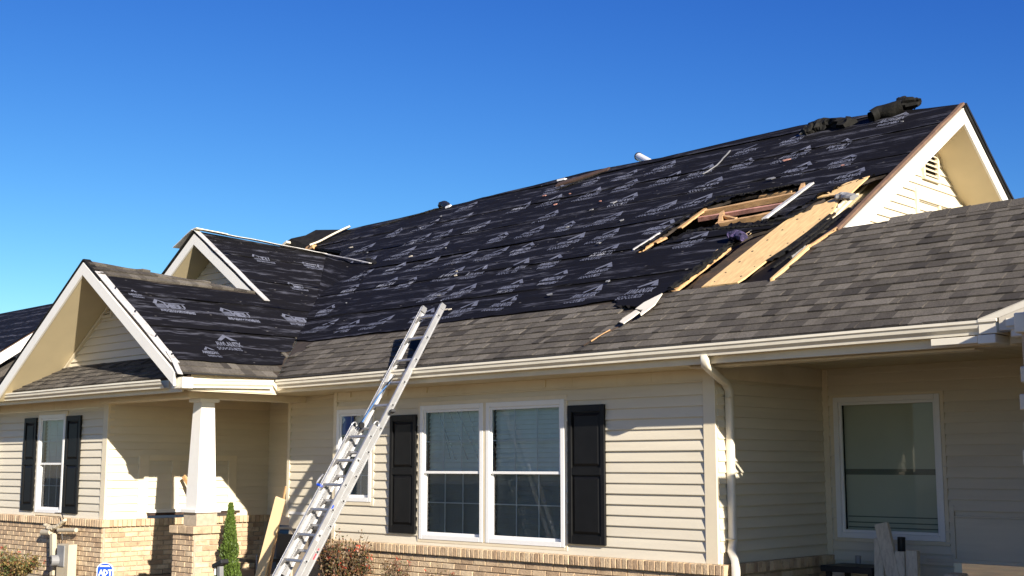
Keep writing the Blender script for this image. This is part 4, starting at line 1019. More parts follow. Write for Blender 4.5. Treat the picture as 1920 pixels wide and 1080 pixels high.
fbar('rafter', (1354, 399), (1350, 417), .05, .05, 'stud', -.01)
fbar('rafter', (1352, 404), (1381, 410), .035, .04, 'stud', -.01)
fbar('rafter', (1508, 347), (1503, 360), .05, .05, 'stud', .01)
fbar('rafter', (1420, 366), (1480, 355), .03, .03, 'stud', -.03)
fbar('splintered_sheathing', (1191, 477), (1242, 445), .07, .02, 'stud', .0)
fbar('splintered_sheathing', (1276, 427), (1322, 393), .06, .02, 'stud', .0)
fbar('splintered_sheathing', (1228, 458), (1250, 447), .05, .02, 'stud', .01)
fbar('flashing_strip', (1434, 416), (1522, 350), .06, .02, 'metal_edge', .035)
fbar('flashing_strip', (1188, 473), (1238, 441), .03, .015, 'metal_edge', .03)
fbar('torn_edge_batten', (1451, 526), (1520, 464), .036, .03, 'wood', .02); fbar('torn_edge_batten', (1514, 469), (1566, 434), .03, .025, 'stud', .02); fbar('torn_edge_batten', (1560, 434), (1606, 388), .025, .025, 'stud', .0)
fbar('torn_edge_batten', (1262, 546), (1362, 468), .06, .03, 'stud', -.01)
fbar('torn_edge_batten', (1350, 472), (1366, 462), .07, .02, 'pale_wood', .015)
fbar('torn_edge_batten', (1398, 445), (1408, 439), .05, .02, 'pale_wood', .02)
torn([(1252, 549), (1300, 510), (1345, 476), (1372, 458), (1410, 438)], .03, .12, side=-1); torn([(1192, 480), (1262, 430), (1322, 391), (1375, 373), (1440, 361), (1512, 348)], .01, .07, side=-1)
torn([(1440, 419), (1400, 426), (1345, 430), (1300, 438), (1250, 458)], .02, .08, side=-1); torn([(1440, 420), (1480, 404), (1525, 378), (1580, 356)], .02, .10, side=-1, h=(.02, .09)); torn([(1640, 333), (1600, 345), (1560, 362)], .01, .06, side=1)
torn([(1440, 492), (1480, 466), (1520, 436), (1565, 400)], .02, .08, m='felt_roll', side=-1, h=(-.01, .03)); torn([(1235, 561), (1215, 580), (1160, 577)], .01, .06, side=1)
def flat(nm, px, h, th, m, par=None, label=None):
    P = [FM.pt(x, y, h) for x, y in px]; return MB().prism(P, FM.n * -th).build(nm, M[m], par or house, label)
flat('exposed_sheathing', [(1288, 543), (1318, 541), (1400, 478), (1470, 425), (1448, 426), (1402, 445), (1380, 460), (1340, 492), (1305, 520)], -.045, .02, 'attic')
flat('plywood_panel', [(1316, 541), (1340, 538), (1384, 532), (1397, 524), (1440, 490), (1470, 470), (1520, 432), (1562, 400), (1576, 373), (1560, 376), (1543, 384), (1527, 388), (1521, 396), (1508, 402), (1498, 401), (1491, 406), (1470, 419), (1440, 442), (1400, 474), (1360, 506)], .018, .016, 'wood')
flat('plywood_panel', [(1533, 375), (1560, 362), (1588, 347), (1632, 334), (1612, 352), (1596, 368), (1575, 369), (1556, 371)], .03, .014, 'wood')
flat('torn_underlayment', [(1386, 531), (1440, 527), (1448, 526), (1500, 480), (1560, 428), (1604, 388), (1590, 385), (1572, 398), (1520, 437), (1470, 474), (1440, 494)], -.02, .01, 'underlay')
for x, y in ((1341, 531), (1362, 514), (1388, 494), (1412, 474), (1440, 453), (1468, 434), (1496, 414), (1391, 521), (1416, 503), (1446, 482), (1478, 459), (1508, 438), (1538, 414), (1562, 393), (1545, 374), (1592, 352), (1606, 345)):
    MB().tube([FM.pt(x, y, .017), FM.pt(x, y, .0215)], random.uniform(.007, .014), 7).build('nail_hole', M['dark'], house)
# crumpled black felt heaps in and around the openings
def crumple(name, path, r, m, seed, par=None, label=None, flatn=.55, res=10, cat=None, grp=None, amp=.6):
    P = [Vector(p) for p in path]; V = []; F = []; n = res; k = max(6, int(sum((P[i + 1] - P[i]).length for i in range(len(P) - 1)) / (r * .35)))
    def sample(t):
        t *= len(P) - 1; i = min(int(t), len(P) - 2); return P[i].lerp(P[i + 1], t - i)
    for i in range(k + 1):
        t = i / k; c = sample(t); d = (sample(min(1, t + .02)) - sample(max(0, t - .02))).normalized(); a = d.cross(Vector((0, -.3, 1))).normalized(); b = a.cross(d)
        rr = r * (.35 + .65 * math.sin(math.pi * min(1, max(0, .1 + .8 * t))) ** .5)
        for j in range(n):
            q = 2 * math.pi * j / n; w2 = 1 + amp * noise.noise(Vector((math.cos(q) * 1.5 + seed, math.sin(q) * 1.5, t * k * .45)))
            V.append(c + a * math.cos(q) * rr * w2 + b * math.sin(q) * rr * w2 * flatn)
    for i in range(k):
        for j in range(n): l = (j + 1) % n; F.append([i * n + j, i * n + l, (i + 1) * n + l, (i + 1) * n + j])
    F += [list(range(n)), [k * n + j for j in range(n)]]
    o = MB().add(V, F).build(name, M[m], par, label)
    return o
for i, (pts_, r_) in enumerate((([(1258, 545), (1300, 515), (1340, 484), (1372, 458)], .07), ([(1478, 474), (1520, 444), (1560, 412)], .035), ([(1450, 506), (1490, 476), (1530, 444), (1575, 408)], .03),
                                ([(1190, 472), (1250, 432), (1310, 394), (1345, 376)], .035), ([(1440, 418), (1480, 412), (1510, 396)], .04), ([(1290, 436), (1340, 432), (1400, 428), (1450, 424)], .04), ([(1345, 372), (1400, 366), (1470, 352), (1515, 346)], .035),
                                ([(1040, 360), (1080, 345), (1140, 322)], .03), ([(760, 412), (800, 400), (830, 391)], .05), ([(700, 430), (760, 412)], .04), ([(690, 487), (705, 496)], .05))):
    crumple('crumpled_felt', [FM.pt(x, y, .02) for x, y in pts_], r_, 'felt_roll', i * 3.3, house, flatn=.4)
crumple('crumpled_plastic', [FM.pt(x, y, .05) for x, y in ((1570, 378), (1588, 374), (1603, 378))], .07, 'grayplastic', 8, house, flatn=.6)
random.seed(5)
for i in range(34):     # scattered scraps on the underlayment
    u, v = random.uniform(-18, -7), random.uniform(1.4, 5.8)
    if inm(u, v) and v < rid(u) - .1:
        a = random.uniform(0, 6.28); s = random.uniform(.015, .05)
        q = [(u + math.cos(a + t) * s * random.uniform(.5, 1.3) * 1.6, v + math.sin(a + t) * s * random.uniform(.4, 1)) for t in (0, 1.2, 2.4, 3.6, 5)]
        MB().prism([FM.P(x, y, .045) for x, y in q], FM.n * .01).build('felt_scrap', M[random.choice(('grayplastic', 'white_wood', 'pink_wood', 'grayplastic'))], house)
# crack running down to the eave, dark flap, shadow patch behind the ladder
strip3('torn_seam', FM.pt(1095, 652, .018), FM.pt(1166, 613, .018), .02, .006, 'attic', wob=.02, up=tuple(FM.n)); strip3('torn_seam', FM.pt(1110, 645, .02), FM.pt(1146, 622, .02), .012, .01, 'stud', wob=.02, up=tuple(FM.n))
flat('felt_flap', [(1153, 578), (1166, 568), (1190, 564), (1216, 566), (1240, 556), (1222, 576), (1205, 580), (1180, 579)], .035, .006, 'underlay')
flat('felt_flap', [(768, 643), (790, 640), (803, 648), (796, 664), (780, 660), (765, 652)], .024, .006, 'felt_roll')  # ladder's shadow laid on the shingles as a black patch
flat('felt_flap', [(522, 684), (540, 668), (546, 660), (530, 655), (552, 641), (530, 640), (500, 660), (500, 684)], .02, .006, 'underlay') if False else None

# loose things lying on the roof
def top(o, label, cat, group=None):
    o['label'] = label; o['category'] = cat
    if group: o['group'] = group
    return o
P = [FM.pt(x, y, .05) for x, y in ((1165, 613), (1172, 606), (1196, 590), (1203, 594), (1190, 604), (1178, 612), (1173, 616))]
top(MB().prism(P, FM.n * .01).build('flashing_scrap', M['gutter']), 'narrow bent white flashing strip below the torn felt flap on the shingles', 'flashing scrap', 'white flashing scraps on the shingles')
P = [FM.pt(x, y, .06) for x, y in ((1196, 590), (1212, 578), (1246, 561), (1232, 582), (1222, 590), (1206, 602), (1204, 599), (1210, 592), (1205, 592))]
top(MB().prism(P, FM.n * .012).build('flashing_scrap', M['gutter']), 'wide pointed white flashing piece at the corner of the torn felt', 'flashing scrap', 'white flashing scraps on the shingles')
c = crumple('cloth_bundle', [FM.pt(x, y, .07) for x, y in ((1368, 455), (1378, 451), (1390, 452), (1398, 456))], .07, 'purple', 2.2, None, flatn=.75, res=14, amp=.5)
top(c, 'crumpled purple and blue cloth beside the exposed sheathing', 'cloth')
FRg = Frame((0, 15.0, 0), (1, 0, 0), (0, 0, 1))
# felt roll at the right end of the ridge
t = thing('felt_roll', 'limp black felt roll with a curled end lying along the ridge near the gable peak', 'felt roll', FM.pt(1660, 222, .1))
def roll(nm, pts, r0, r1, m, par, seed=0, turns=2.2, thick=.006, sq=.8):
    """a loosely wound sheet: spiral section swept along a line, so its ends show the winding"""
    P = [Vector(p) for p in pts]; K = 16; S = 40; V = []; F = []
    def smp(t):
        t *= len(P) - 1; i = min(int(t), len(P) - 2); return P[i].lerp(P[i + 1], t - i)
    for i in range(K + 1):
        t = i / K; c = smp(t); d = (smp(min(1, t + .1)) - smp(max(0, t - .1))).normalized(); a = d.cross(Vector((0, 0, 1))).normalized(); b = a.cross(d)
        for j in range(S + 1):
            q = turns * 2 * math.pi * j / S; rr = (r0 + (r1 - r0) * j / S) * (1 + .22 * noise.noise(Vector((math.cos(q) + seed, math.sin(q), t * 2.5))))
            V.append(c + a * math.cos(q) * rr + b * math.sin(q) * rr * sq)
    n = S + 1
    for i in range(K):
        for j in range(S): F.append([i * n + j, i * n + j + 1, (i + 1) * n + j + 1, (i + 1) * n + j])
    o = MB().add(V, F).build(nm, M[m], par, smooth=True)
    return o
roll('rolled_felt', [FM.pt(x, y, .07) for x, y in ((1636, 230), (1652, 223), (1674, 218), (1694, 211))], .05, .13, 'felt_roll', t, 1)
crumple('folded_end', [FM.pt(x, y, .06) for x, y in ((1684, 211), (1700, 204), (1714, 202), (1726, 197))], .12, 'felt_roll', 6, t, flatn=.6, res=16, amp=.8)
crumple('upright_fold', [FM.pt(1682, 214, .03), FM.pt(1689, 201, .05), FM.pt(1694, 189, .04)], .075, 'felt_roll', 9, t, flatn=.5, res=12, amp=.7)
t = thing('felt_heap', 'crumpled black felt heap on the ridge left of the roll', 'felt heap', FM.pt(1560, 240, .1))
crumple('heap_body', [FM.pt(x, y, .05) for x, y in ((1508, 256), (1530, 246), (1560, 238), (1598, 237))], .13, 'felt_roll', 11, t, flatn=.7, res=12, amp=.7)
crumple('heap_peak', [FM.pt(1576, 240, .0), FM.pt(1587, 230, .0), FM.pt(1590, 221, .0)], .06, 'felt_roll', 12, t, flatn=.6)
MB().bar(FM.pt(1502, 258, .05), FM.pt(1514, 250, .05), .03, .02, up=tuple(FM.n)).build('wood_chip', M['pale_wood'], t)
strip3('fold_of_plastic', FM.pt(1528, 241, .03), FM.pt(1546, 234, .03), .06, .02, 'grayplastic', par=t, wob=.02)
# white plumbing pipe lying beyond the ridge
t = thing('vent_pipe', 'white pipe with a dark open end poking over the ridge', 'pipe', FM.pt(1205, 300, .05))
pa, pb = FM.pt(1198, 294, .0), FM.pt(1222, 302, -.06)
MB().tube([pa, pb], .062, 16).build('pipe_body', M['pipe_white'], t, smooth=False)
dd = (pa - pb).normalized(); MB().tube([pa + dd * .001, pa + dd * .03], .070, 16).build('pipe_collar', M['black'], t); MB().tube([pa + dd * .031, pa + dd * .034], .04, 14).build('pipe_mouth', M['pipe_white'], t); MB().tube([pa + dd * .035, pa + dd * .037], .026, 14).build('pipe_bore', M['black'], t)
t = thing('roof_vent', 'small black vent cap on the ridge at its middle', 'roof vent', FM.pt(835, 390, .03))
crumple('vent_cap', [FM.pt(825, 388, .0), FM.pt(832, 384, .02), FM.pt(842, 388, .0)], .08, 'black', 21, t, flatn=.8, amp=.3); MB().tube([FM.pt(838, 391, .0), FM.pt(846, 389, .01)], .045, 8).build('vent_base', M['pipe_white'], t)
t = thing('ridge_plank', 'dark weathered plank leaning along the ridge left of the white pipe', 'plank', FM.pt(1090, 335, .05))
MB().bar(FM.pt(1045, 350, .02), FM.pt(1143, 320, .02), .15, .05, up=tuple(FM.n)).build('plank_body', M['old_wood'], t, bevel=.006)
MB().bar(FM.pt(1048, 342, .03), FM.pt(1062, 339, .03), .07, .03).build('plank_scrap', M['pipe_white'], t); crumple('felt_tuft', [FM.pt(1022, 348, .0), FM.pt(1030, 344, .01), FM.pt(1052, 340, .0)], .04, 'black', 31, t)
MB().bar(FM.pt(1483, 483, .0), FM.pt(1508, 461, .0), .035, .03, up=tuple(FM.n)).build('metal_bracket', M['grayplastic'], house)
strip3('loose_cord', FM.pt(1370, 287, .04), FM.pt(1345, 315, .04), .018, .01, 'grayplastic', wob=.08, up=tuple(FM.n)); strip3('loose_cord', FM.pt(1345, 315, .04), FM.pt(1318, 332, .04), .018, .01, 'grayplastic', wob=.06, up=tuple(FM.n))

# ================================================================ extension ladder
lad = thing('extension_ladder', 'tall aluminium extension ladder leaning on the gutter in front of the small window', 'ladder', (-11.25, 7.93, 0))
B0, B1 = Vector((-11.088, 7.928, 0)), Vector((-10.776, 9.92, 3.503)); dL = (B1 - B0).normalized(); LT = (B1 - B0).length
rdir = Vector((-1, .06, 0)).normalized(); nL = dL.cross(rdir).normalized()
if nL.y > 0: nL = -nL
def rail(s0, s1, side, off, wd, nm, out):
    """C channel, web facing outwards"""
    base = B0 + rdir * (wd * side) + nL * off
    f = Frame(base, dL, nL) if False else None
    o = rdir * (-1 if side == 0 else 1)
    k = MB(); a, b = base + dL * s0, base + dL * s1; hw = .036; t = .003; fl = .026
    def bx(n0, n1, o0, o1):
        c = []
        for q in (a, b):
            for (x, y) in ((n0, o0), (n1, o0), (n1, o1), (n0, o1)): c.append(q + nL * x + o * y)
        k.hexa(c)
    bx(-hw, hw, 0, t); bx(-hw, -hw + t, -fl, -.0001); bx(hw - t, hw, -fl, -.0001); bx(-hw - .002, -hw + .010, t, t + .003); bx(hw - .010, hw + .002, t, t + .003)
    return k.build(nm, M['alu'], lad)
SB = LT * .585
secs = [(.55, LT, .0, .37, 'fly'), (0, SB, .082, .42, 'base')]
for s0, s1, off, wd, nm in secs:
    ro = rdir * (-.025 if nm == 'base' else 0)
    for side in (0, 1):
        sh = ro
        B0s = B0; 
        r_ = rail(s0, s1, side, off, wd, 'ladder_rail', None)
        r_.location = r_.location + sh
        s = s0 + (.16 if nm == 'base' else .12)
        o = rdir * (-1 if side == 0 else 1)
        if nm == 'fly': 
            e = B0 + rdir * (wd * side) + nL * off + dL * (s1 - .05)
            MB().hexa([e + nL * x + o * y + dL * z for z in (0, .07) for x, y in ((-.033, -.02), (.033, -.02), (.033, .008), (-.033, .008))]).build('rail_end_cap', M['grayplastic'], lad)
        else:
            e = B0 + rdir * (wd * side) + nL * off + dL * s1 + ro
            MB().tube([e + nL * math.cos(t_) * .034 + dL * math.sin(t_) * .05 + o * .002 for t_ in [i * math.pi / 8 for i in range(9)]], .008, 6).build('rail_end_cap', M['alu'], lad)
    s = s1 - .14
    while s > s0 + .05:
        a = B0 + nL * off + dL * s + ro; b = a + rdir * wd
        # D shaped rung with flat tread
        V = []; prof = [(-.016, .006), (-.010, .016), (.010, .016), (.016, .006), (.012, -.012), (0, -.017), (-.012, -.012)]
        for q in (a, b):
            for x, y in prof: V.append(q + nL * x + dL * y)
        n = len(prof); F = [[j, (j + 1) % n, n + (j + 1) % n, n + j] for j in range(n)] + [list(range(n)), [n + j for j in range(n)]]
        MB().add(V, F).build('ladder_rung', M['alu_rung'], lad)
        k = MB()
        for q, o in ((a, -rdir), (b, rdir)):
            MB().tube([q + o * .002, q + o * .012], .021, 12).build('rung_collar', M['alu'], lad)
            MB().tube([q + o * .0121, q + o * .0135], .011, 10).build('rung_socket', M['black'], lad)
        # gusset brace under the far end of the rung
        q = b - rdir * .004; MB().prism([q - dL * .014 + nL * .016, q - rdir * .055 - dL * .014 + nL * .016, q - dL * .075 + nL * .016], nL * -.02).build('rung_brace', M['alu_rung'], lad)
        s -= .305
def lp(s, side=0, off=0, wd=.42): return B0 + rdir * wd * side + nL * off + dL * s
for side in (0, 1):      # rung locks on the fly
    s = SB - .78; q = lp(s, side, .05, .40)
    MB().bar(q - dL * .07, q + dL * .05, .02, .07, up=tuple(nL)).build('rung_lock', M['alu'], lad, bevel=.006)
    q = lp(SB - .05, side, .05, .40); MB().bar(q - dL * .05, q + dL * .02, .03, .05, up=tuple(nL)).build('rail_guide', M['grayplastic'], lad, bevel=.005)
q = lp(SB + .02, .7, .07); MB().tube([q, q + Vector((.03, 0, .0))], .035, 12).build('pulley', M['black'], lad)
MB().tube([lp(SB + .62, .55, .03), lp(SB + .45, .6, .06), lp(SB + .20, .66, .07), lp(SB + .03, .7, .07)], .008, 6).build('ladder_rope', M['blue_rope'], lad)
MB().tube([lp(SB + .72, .5, .02), lp(SB + .60, .52, .05), lp(SB + .5, .62, .03), lp(SB + .66, .6, .0)], .009, 6).build('rope_loop', M['black'], lad)
MB().tube([lp(SB - .0, .6, -.04), lp(SB - .9, .55, -.05), lp(SB - 1.8, .55, -.03), lp(.1, .55, 0)], .007, 6).build('ladder_rope', M['black'], lad)
MB().tube([lp(SB - .78, 1.0, .11), lp(SB - .76, 1.12, .12), lp(SB - .73, 1.22, .10), lp(SB - .66, 1.26, .08), lp(SB - .62, 1.2, .08)], .012, 7).build('hook', M['alu'], lad)
MB().tube([lp(SB - .78, .9, .11), lp(SB - .77, 1.06, .12)], .016, 7).build('hook_grip', M['blue'], lad)
q = lp(SB + .25, -.06, .0, .37); MB().bar(q - dL * .03 + Vector((.02, 0, 0)), q - dL * .03 + Vector((.09, -.02, .02)), .05, .03).build('clamp', M['black'], lad)
def sticker(s, off, L, wd, m, side=0, sec=1):
    k = MB(); ro = rdir * (-.025) if sec == 1 else Vector((0, 0, 0)); q = lp(s, side, off, .42) - rdir * .0045 * (1 if side == 0 else -1) + ro
    k.hexa([q + dL * a + nL * b - rdir * c for c in (0, .0012) for a, b in ((0, -wd / 2), (L, -wd / 2), (L, wd / 2), (0, wd / 2))]); return k.build('sticker', M[m], lad)
sticker(SB - 1.05, .10, .045, .022, 'blue'); sticker(SB - 1.60, .0, .13, .016, 'red', sec=0); sticker(SB - .58, .082, .16, .035, 'signwhite'); sticker(SB - 1.42, .082, .12, .03, 'signwhite')
for a_, b_ in ((SB - 1.25, .14), (SB - .55, .12)):
    for i in range(7): sticker(a_ + i * .022, .002, .007, .03, 'grayplastic', sec=0)
sticker(SB - .52, .11, .05, .02, 'red', side=1)

# ================================================================ yard things
# small service sign on a post
sx_, sy_ = -14.52, 7.8; zc = .40
t = thing('security_sign', 'small blue arched yard sign with white rim and white letters by the brick wall', 'yard sign', (sx_, sy_, 0))
Rz = Matrix.Rotation(R(38), 3, 'Z')
def arch(s, y, m, nm):
    pts = [(-.105 * s, -.12 * s), (.105 * s, -.12 * s), (.105 * s, .0)] + [(.105 * s * math.cos(a), .075 * s * math.sin(a)) for a in [i * math.pi / 12 for i in range(1, 12)]] + [(-.105 * s, 0)]
    P = [Vector((sx_, sy_, zc)) + Rz @ Vector((a, y, b)) for a, b in pts]
    return MB().prism(P, Rz @ Vector((0, -.006, 0))).build(nm, M[m], t)
arch(1.0, 0, 'signwhite', 'sign_rim'); arch(.88, -.007, 'blue', 'sign_face')
V, F = text_mesh([('ADT', .095, -.075, -.075, .92, .004)]); mesh('sign_lettering', [Vector((sx_, sy_, zc)) + Rz @ Vector((a, -.0145, b)) for a, b in V], F, M['signwhite'], t)
V, F = [], []; poly2(V, F, [(-.07, .027), (.07, .027), (.05, .045), (-.05, .045)]); mesh('sign_band', [Vector((sx_, sy_, zc)) + Rz @ Vector((a, -.0145, b)) for a, b in V], F, M['signwhite'], t)
MB().tube([(sx_, sy_ + .01, 0), (sx_, sy_ + .01, zc)], .012, 8).build('sign_post', M['signwhite'], t)
# meter and pipework on the left wing wall
t = thing('utility_meter', 'beige utility pipes with a grey meter box on the brick below the left window', 'utility meter', (-17.2, YL - .2, 0))
fy = Frame((0, YL - .16, 0), (1, 0, 0), (0, 0, 1))
def fp(x, y): a, b = fy.at(x, y); return fy.P(a, b)
MB().bar(fp(100, 1000), fp(100, 1080), .10, .07, up=(0, 1, 0)).build('conduit', M['meter'], t, bevel=.01)
MB().tube([fp(80, 998), fp(96, 998)], .045, 12).build('pipe_arm', M['meter'], t); MB().tube([fp(110, 994), fp(143, 994)], .030, 12).build('pipe_arm', M['meter'], t)
crumple('cable_bracket', [fp(84, 984), fp(96, 990), (fp(108, 988)), fp(122, 975)], .045, 'meter', 3, t, flatn=.7, amp=.3)
k = MB(); a, b = fp(115, 1019), fp(134, 1080); k.box(a.x, b.x, YL - .22, YL - .09, 0.02, a.z); k.build('meter_box', M['meter'], t, bevel=.008)
k = MB(); a, b = fp(117, 1022), fp(128, 1062); k.box(a.x, b.x, YL - .235, YL - .221, b.z, a.z); k.build('meter_door', M['grayplastic'], t)
q = fp(117, 1050); MB().tube([q + Vector((.0, -.02, 0)), q + Vector((-.03, -.16, 0))], .075, 18).build('meter_dial', M['grayplastic'], t); MB().tube([q + Vector((-.03, -.161, 0)), q + Vector((-.032, -.17, 0))], .05, 14).build('dial_glass', M['black'], t)
MB().tube([fp(119, 975), fp(116, 962), fp(103, 962)], .008, 6).build('cable', M['black'], t); MB().tube([fp(116, 1000), fp(117, 1012), fp(112, 1030)], .006, 5).build('cable', M['black'], t)

# planks standing on the porch and beside the ladder
def plank(P0, P1, wd, th, m, label, cat='plank', name='loose_plank', up=(0, -1, .2), grp=None):
    o = MB().bar(P0, P1, wd, th, up=up).build(name, M[m], bevel=.004); top(o, label, cat, grp); return o
fw9 = Frame((0, 9.2, 0), (1, 0, 0), (0, 0, 1))
plank(fw9.pt(470, 1150), fw9.pt(526, 934), .13, .035, 'pale_wood', 'clean pale pine board leaning upright just left of the ladder', up=(.6, -1, 0))
plank(Frame((0, 9.5, 0), (1, 0, 0), (0, 0, 1)).pt(500, 1100), Frame((0, 9.5, 0), (1, 0, 0), (0, 0, 1)).pt(536, 912), .03, .02, 'stud', 'thin rough stick poking up behind the pale pine board')
plank((-16.30, 9.92, 1.50), (-16.12, 10.02, 1.22), .07, .03, 'stud', 'short orange wood offcut jutting out behind the white porch column', cat='wood offcut')
fpb = Frame((0, 11.55, 0), (1, 0, 0), (0, 0, 1))
plank(fpb.pt(1704, 1200), fpb.pt(1653, 981), .14, .05, 'white_wood', 'weathered white board leaning left in front of the porch window', grp='boards standing on the right porch', up=(0, -1, 0)); 
plank(fpb.pt(1652, 1200), fpb.pt(1648, 1010), .10, .03, 'white_wood', 'wider flat board half hidden behind the leaning porch board', grp='boards standing on the right porch', up=(0, -1, 0))
plank(fpb.pt(1694, 1200), fpb.pt(1688, 1034), .10, .04, 'white_wood', 'short upright board in the middle of the porch lumber', grp='boards standing on the right porch', up=(0, -1, 0)); plank(fpb.pt(1716, 1200), fpb.pt(1711, 1032), .12, .06, 'white_wood', 'short thick upright board at the right of the porch lumber', grp='boards standing on the right porch', up=(0, -1, 0))
fpc = Frame((0, 11.75, 0), (1, 0, 0), (0, 0, 1))
o = MB().tube([fpc.pt(1693, 1180), fpc.pt(1690, 1007)], .038, 12).build('black_pipe', M['black']); top(o, 'black pipe standing behind the short porch boards', 'pipe')
o = MB().tube([fpc.pt(1609, 1056), fpc.pt(1609, 1042)], .03, 12).build('tin_can', M['grayplastic']); top(o, 'small grey can sitting on the dark bench in the porch corner', 'can')
t = thing('porch_bench', 'low dark bench in the shaded porch corner', 'bench', (-6.6, 11.6, 0))
a, b = fpc.pt(1562, 1057), fpc.pt(1640, 1062)
MB().box(a.x, b.x + .1, 11.5, 11.95, a.z - .06, a.z).build('bench_top', M['black'], t, bevel=.004)
for x in (a.x + .04, b.x + .04):
    for y in (11.53, 11.9): MB().box(x, x + .05, y, y + .04, 0, a.z - .06).build('leg', M['black'], t)
a = fpb.pt(1775, 1078); b = fpb.pt(1828, 1078)
o = MB().hexa([(a.x, 11.3, a.z - .3), (b.x, 11.3, a.z - .3), (b.x, 11.6, a.z - .3), (a.x, 11.6, a.z - .3), (a.x + .06, 11.36, a.z + .02), (b.x - .06, 11.36, a.z + .02), (b.x - .06, 11.54, a.z + .03), (a.x + .06, 11.54, a.z + .03)]).build('storage_bin', M['white_wood'], bevel=.01)
top(o, 'pale lidded bin at the foot of the porch panel', 'bin')
# porch chair in the shade behind the ladder
t = thing('porch_chair', 'dark porch chair with rounded beige back behind the ladder', 'chair', (-13.9, 9.9, 0))
fch = Frame((0, 9.9, 0), (1, 0, 0), (0, 0, 1))
MB().tube([fch.pt(500, 1090), fch.pt(516, 1002), fch.pt(524, 990), fch.pt(545, 990), fch.pt(552, 1000), fch.pt(545, 1090)], .02, 8).build('back_frame', M['meter'], t)
k = MB(); a, b = fch.pt(520, 1000), fch.pt(548, 1070); k.box(a.x, b.x, 9.89, 9.91, b.z, a.z); k.build('backrest', M['black'], t)
MB().box(-14.25, -13.75, 9.45, 9.9, .42, .46).build('seat', M['black'], t)
for x in (-14.23, -13.8):
    for y in (9.47, 9.86): MB().box(x, x + .03, y, y + .03, 0, .42).build('leg', M['black'], t)
# dark mailbox like garden post in front of the arborvitae
ff = Frame((0, 7.9, 0), (1, 0, 0), (0, 0, 1)); t = thing('garden_light', 'black and grey solar path light tilted in front of the conical evergreen', 'path light', ff.pt(415, 1120))
MB().bar(ff.pt(404, 1062), ff.pt(422, 1052), .05, .10, up=(0, -1, 0)).build('lamp_hood', M['black'], t, bevel=.008); MB().tube([ff.pt(404, 1078), ff.pt(404, 1064)], .014, 10).build('lamp_rim', M['pipe_white'], t)
MB().bar(ff.pt(414, 1200), ff.pt(413, 1062), .05, .05, up=(0, -1, 0)).build('lamp_body', M['grayplastic'], t)
o = MB().tube([Frame((0, 9.3, 0), (1, 0, 0), (0, 0, 1)).pt(482, 1120), Frame((0, 9.3, 0), (1, 0, 0), (0, 0, 1)).pt(481, 1040)], .012, 8).build('garden_stake', M['grayplastic']); top(o, 'thin grey metal stake between the evergreen and the pale pine board', 'stake')
# blue patch with a white letter in the small window
f2 = Frame((0, YW - .0, 0), (1, 0, 0), (0, 0, 1)); a, b = f2.at(632, 772)[0], f2.at(665, 772)[0]; zt, zb = f2.at(632, 772)[1], f2.at(632, 815)[1]
MB().fbox(f2, a, a + .34, zb, zt, -.004, -.002).build('window_sticker', M['film_blue'], house)
V, F = text_mesh([('P', .36, 0, 0, .8, .006)]); mesh('sticker_letter', [f2.P(a + .02 + x, zb + .01 + y, -.001) for x, y in V], F, M['signwhite'], house)

# ================================================================ plants
def leaf_quads(k, c, s, n_, dirv=None):
    a = Vector([random.gauss(0, 1) for _ in range(3)]).normalized(); b = a.cross(Vector([random.gauss(0, 1) for _ in range(3)])).normalized()
    if dirv: a = (a * .5 + dirv).normalized(); b = a.cross(Vector([random.gauss(0, 1) for _ in range(3)])).normalized()
    k.V += [c, c + a * s * .5 + b * s * .28, c + a * s, c + a * s * .5 - b * s * .28]; q = len(k.V); k.F.append([q - 4, q - 3, q - 2, q - 1])
t = thing('arborvitae', 'narrow bright green conical evergreen beside the brick pier', 'shrub', (-13.67, 9.0, 0))
ax, ay, hh = -13.66, 9.0, 1.17
k = MB(); 
for i in range(15000):
    z = random.random() ** 1.25 * hh; rr = .17 * (1 - (z / hh) ** 1.6) * (.8 + .35 * noise.noise(Vector((z * 9, 3, 1)))) + .012
    a = random.uniform(0, 6.283); lump = 1 + .22 * noise.noise(Vector((math.cos(a) * 2.2, math.sin(a) * 2.2, z * 9))); q = rr * lump * (random.random() ** .35)
    c = Vector((ax + math.cos(a) * q, ay + math.sin(a) * q, z)); leaf_quads(k, c, random.uniform(.015, .038), 1, Vector((math.cos(a) * .5, math.sin(a) * .5, 1.2)))
me = bpy.data.meshes.new('crown'); me.from_pydata([tuple(v) for v in k.V], [], k.F); setstuff(link('crown', me, M['leaf_green'], t)); MB().tube([(ax, ay, 0), (ax, ay, hh * .9)], [.03, .008], 7).build('trunk', M['bark'], t)
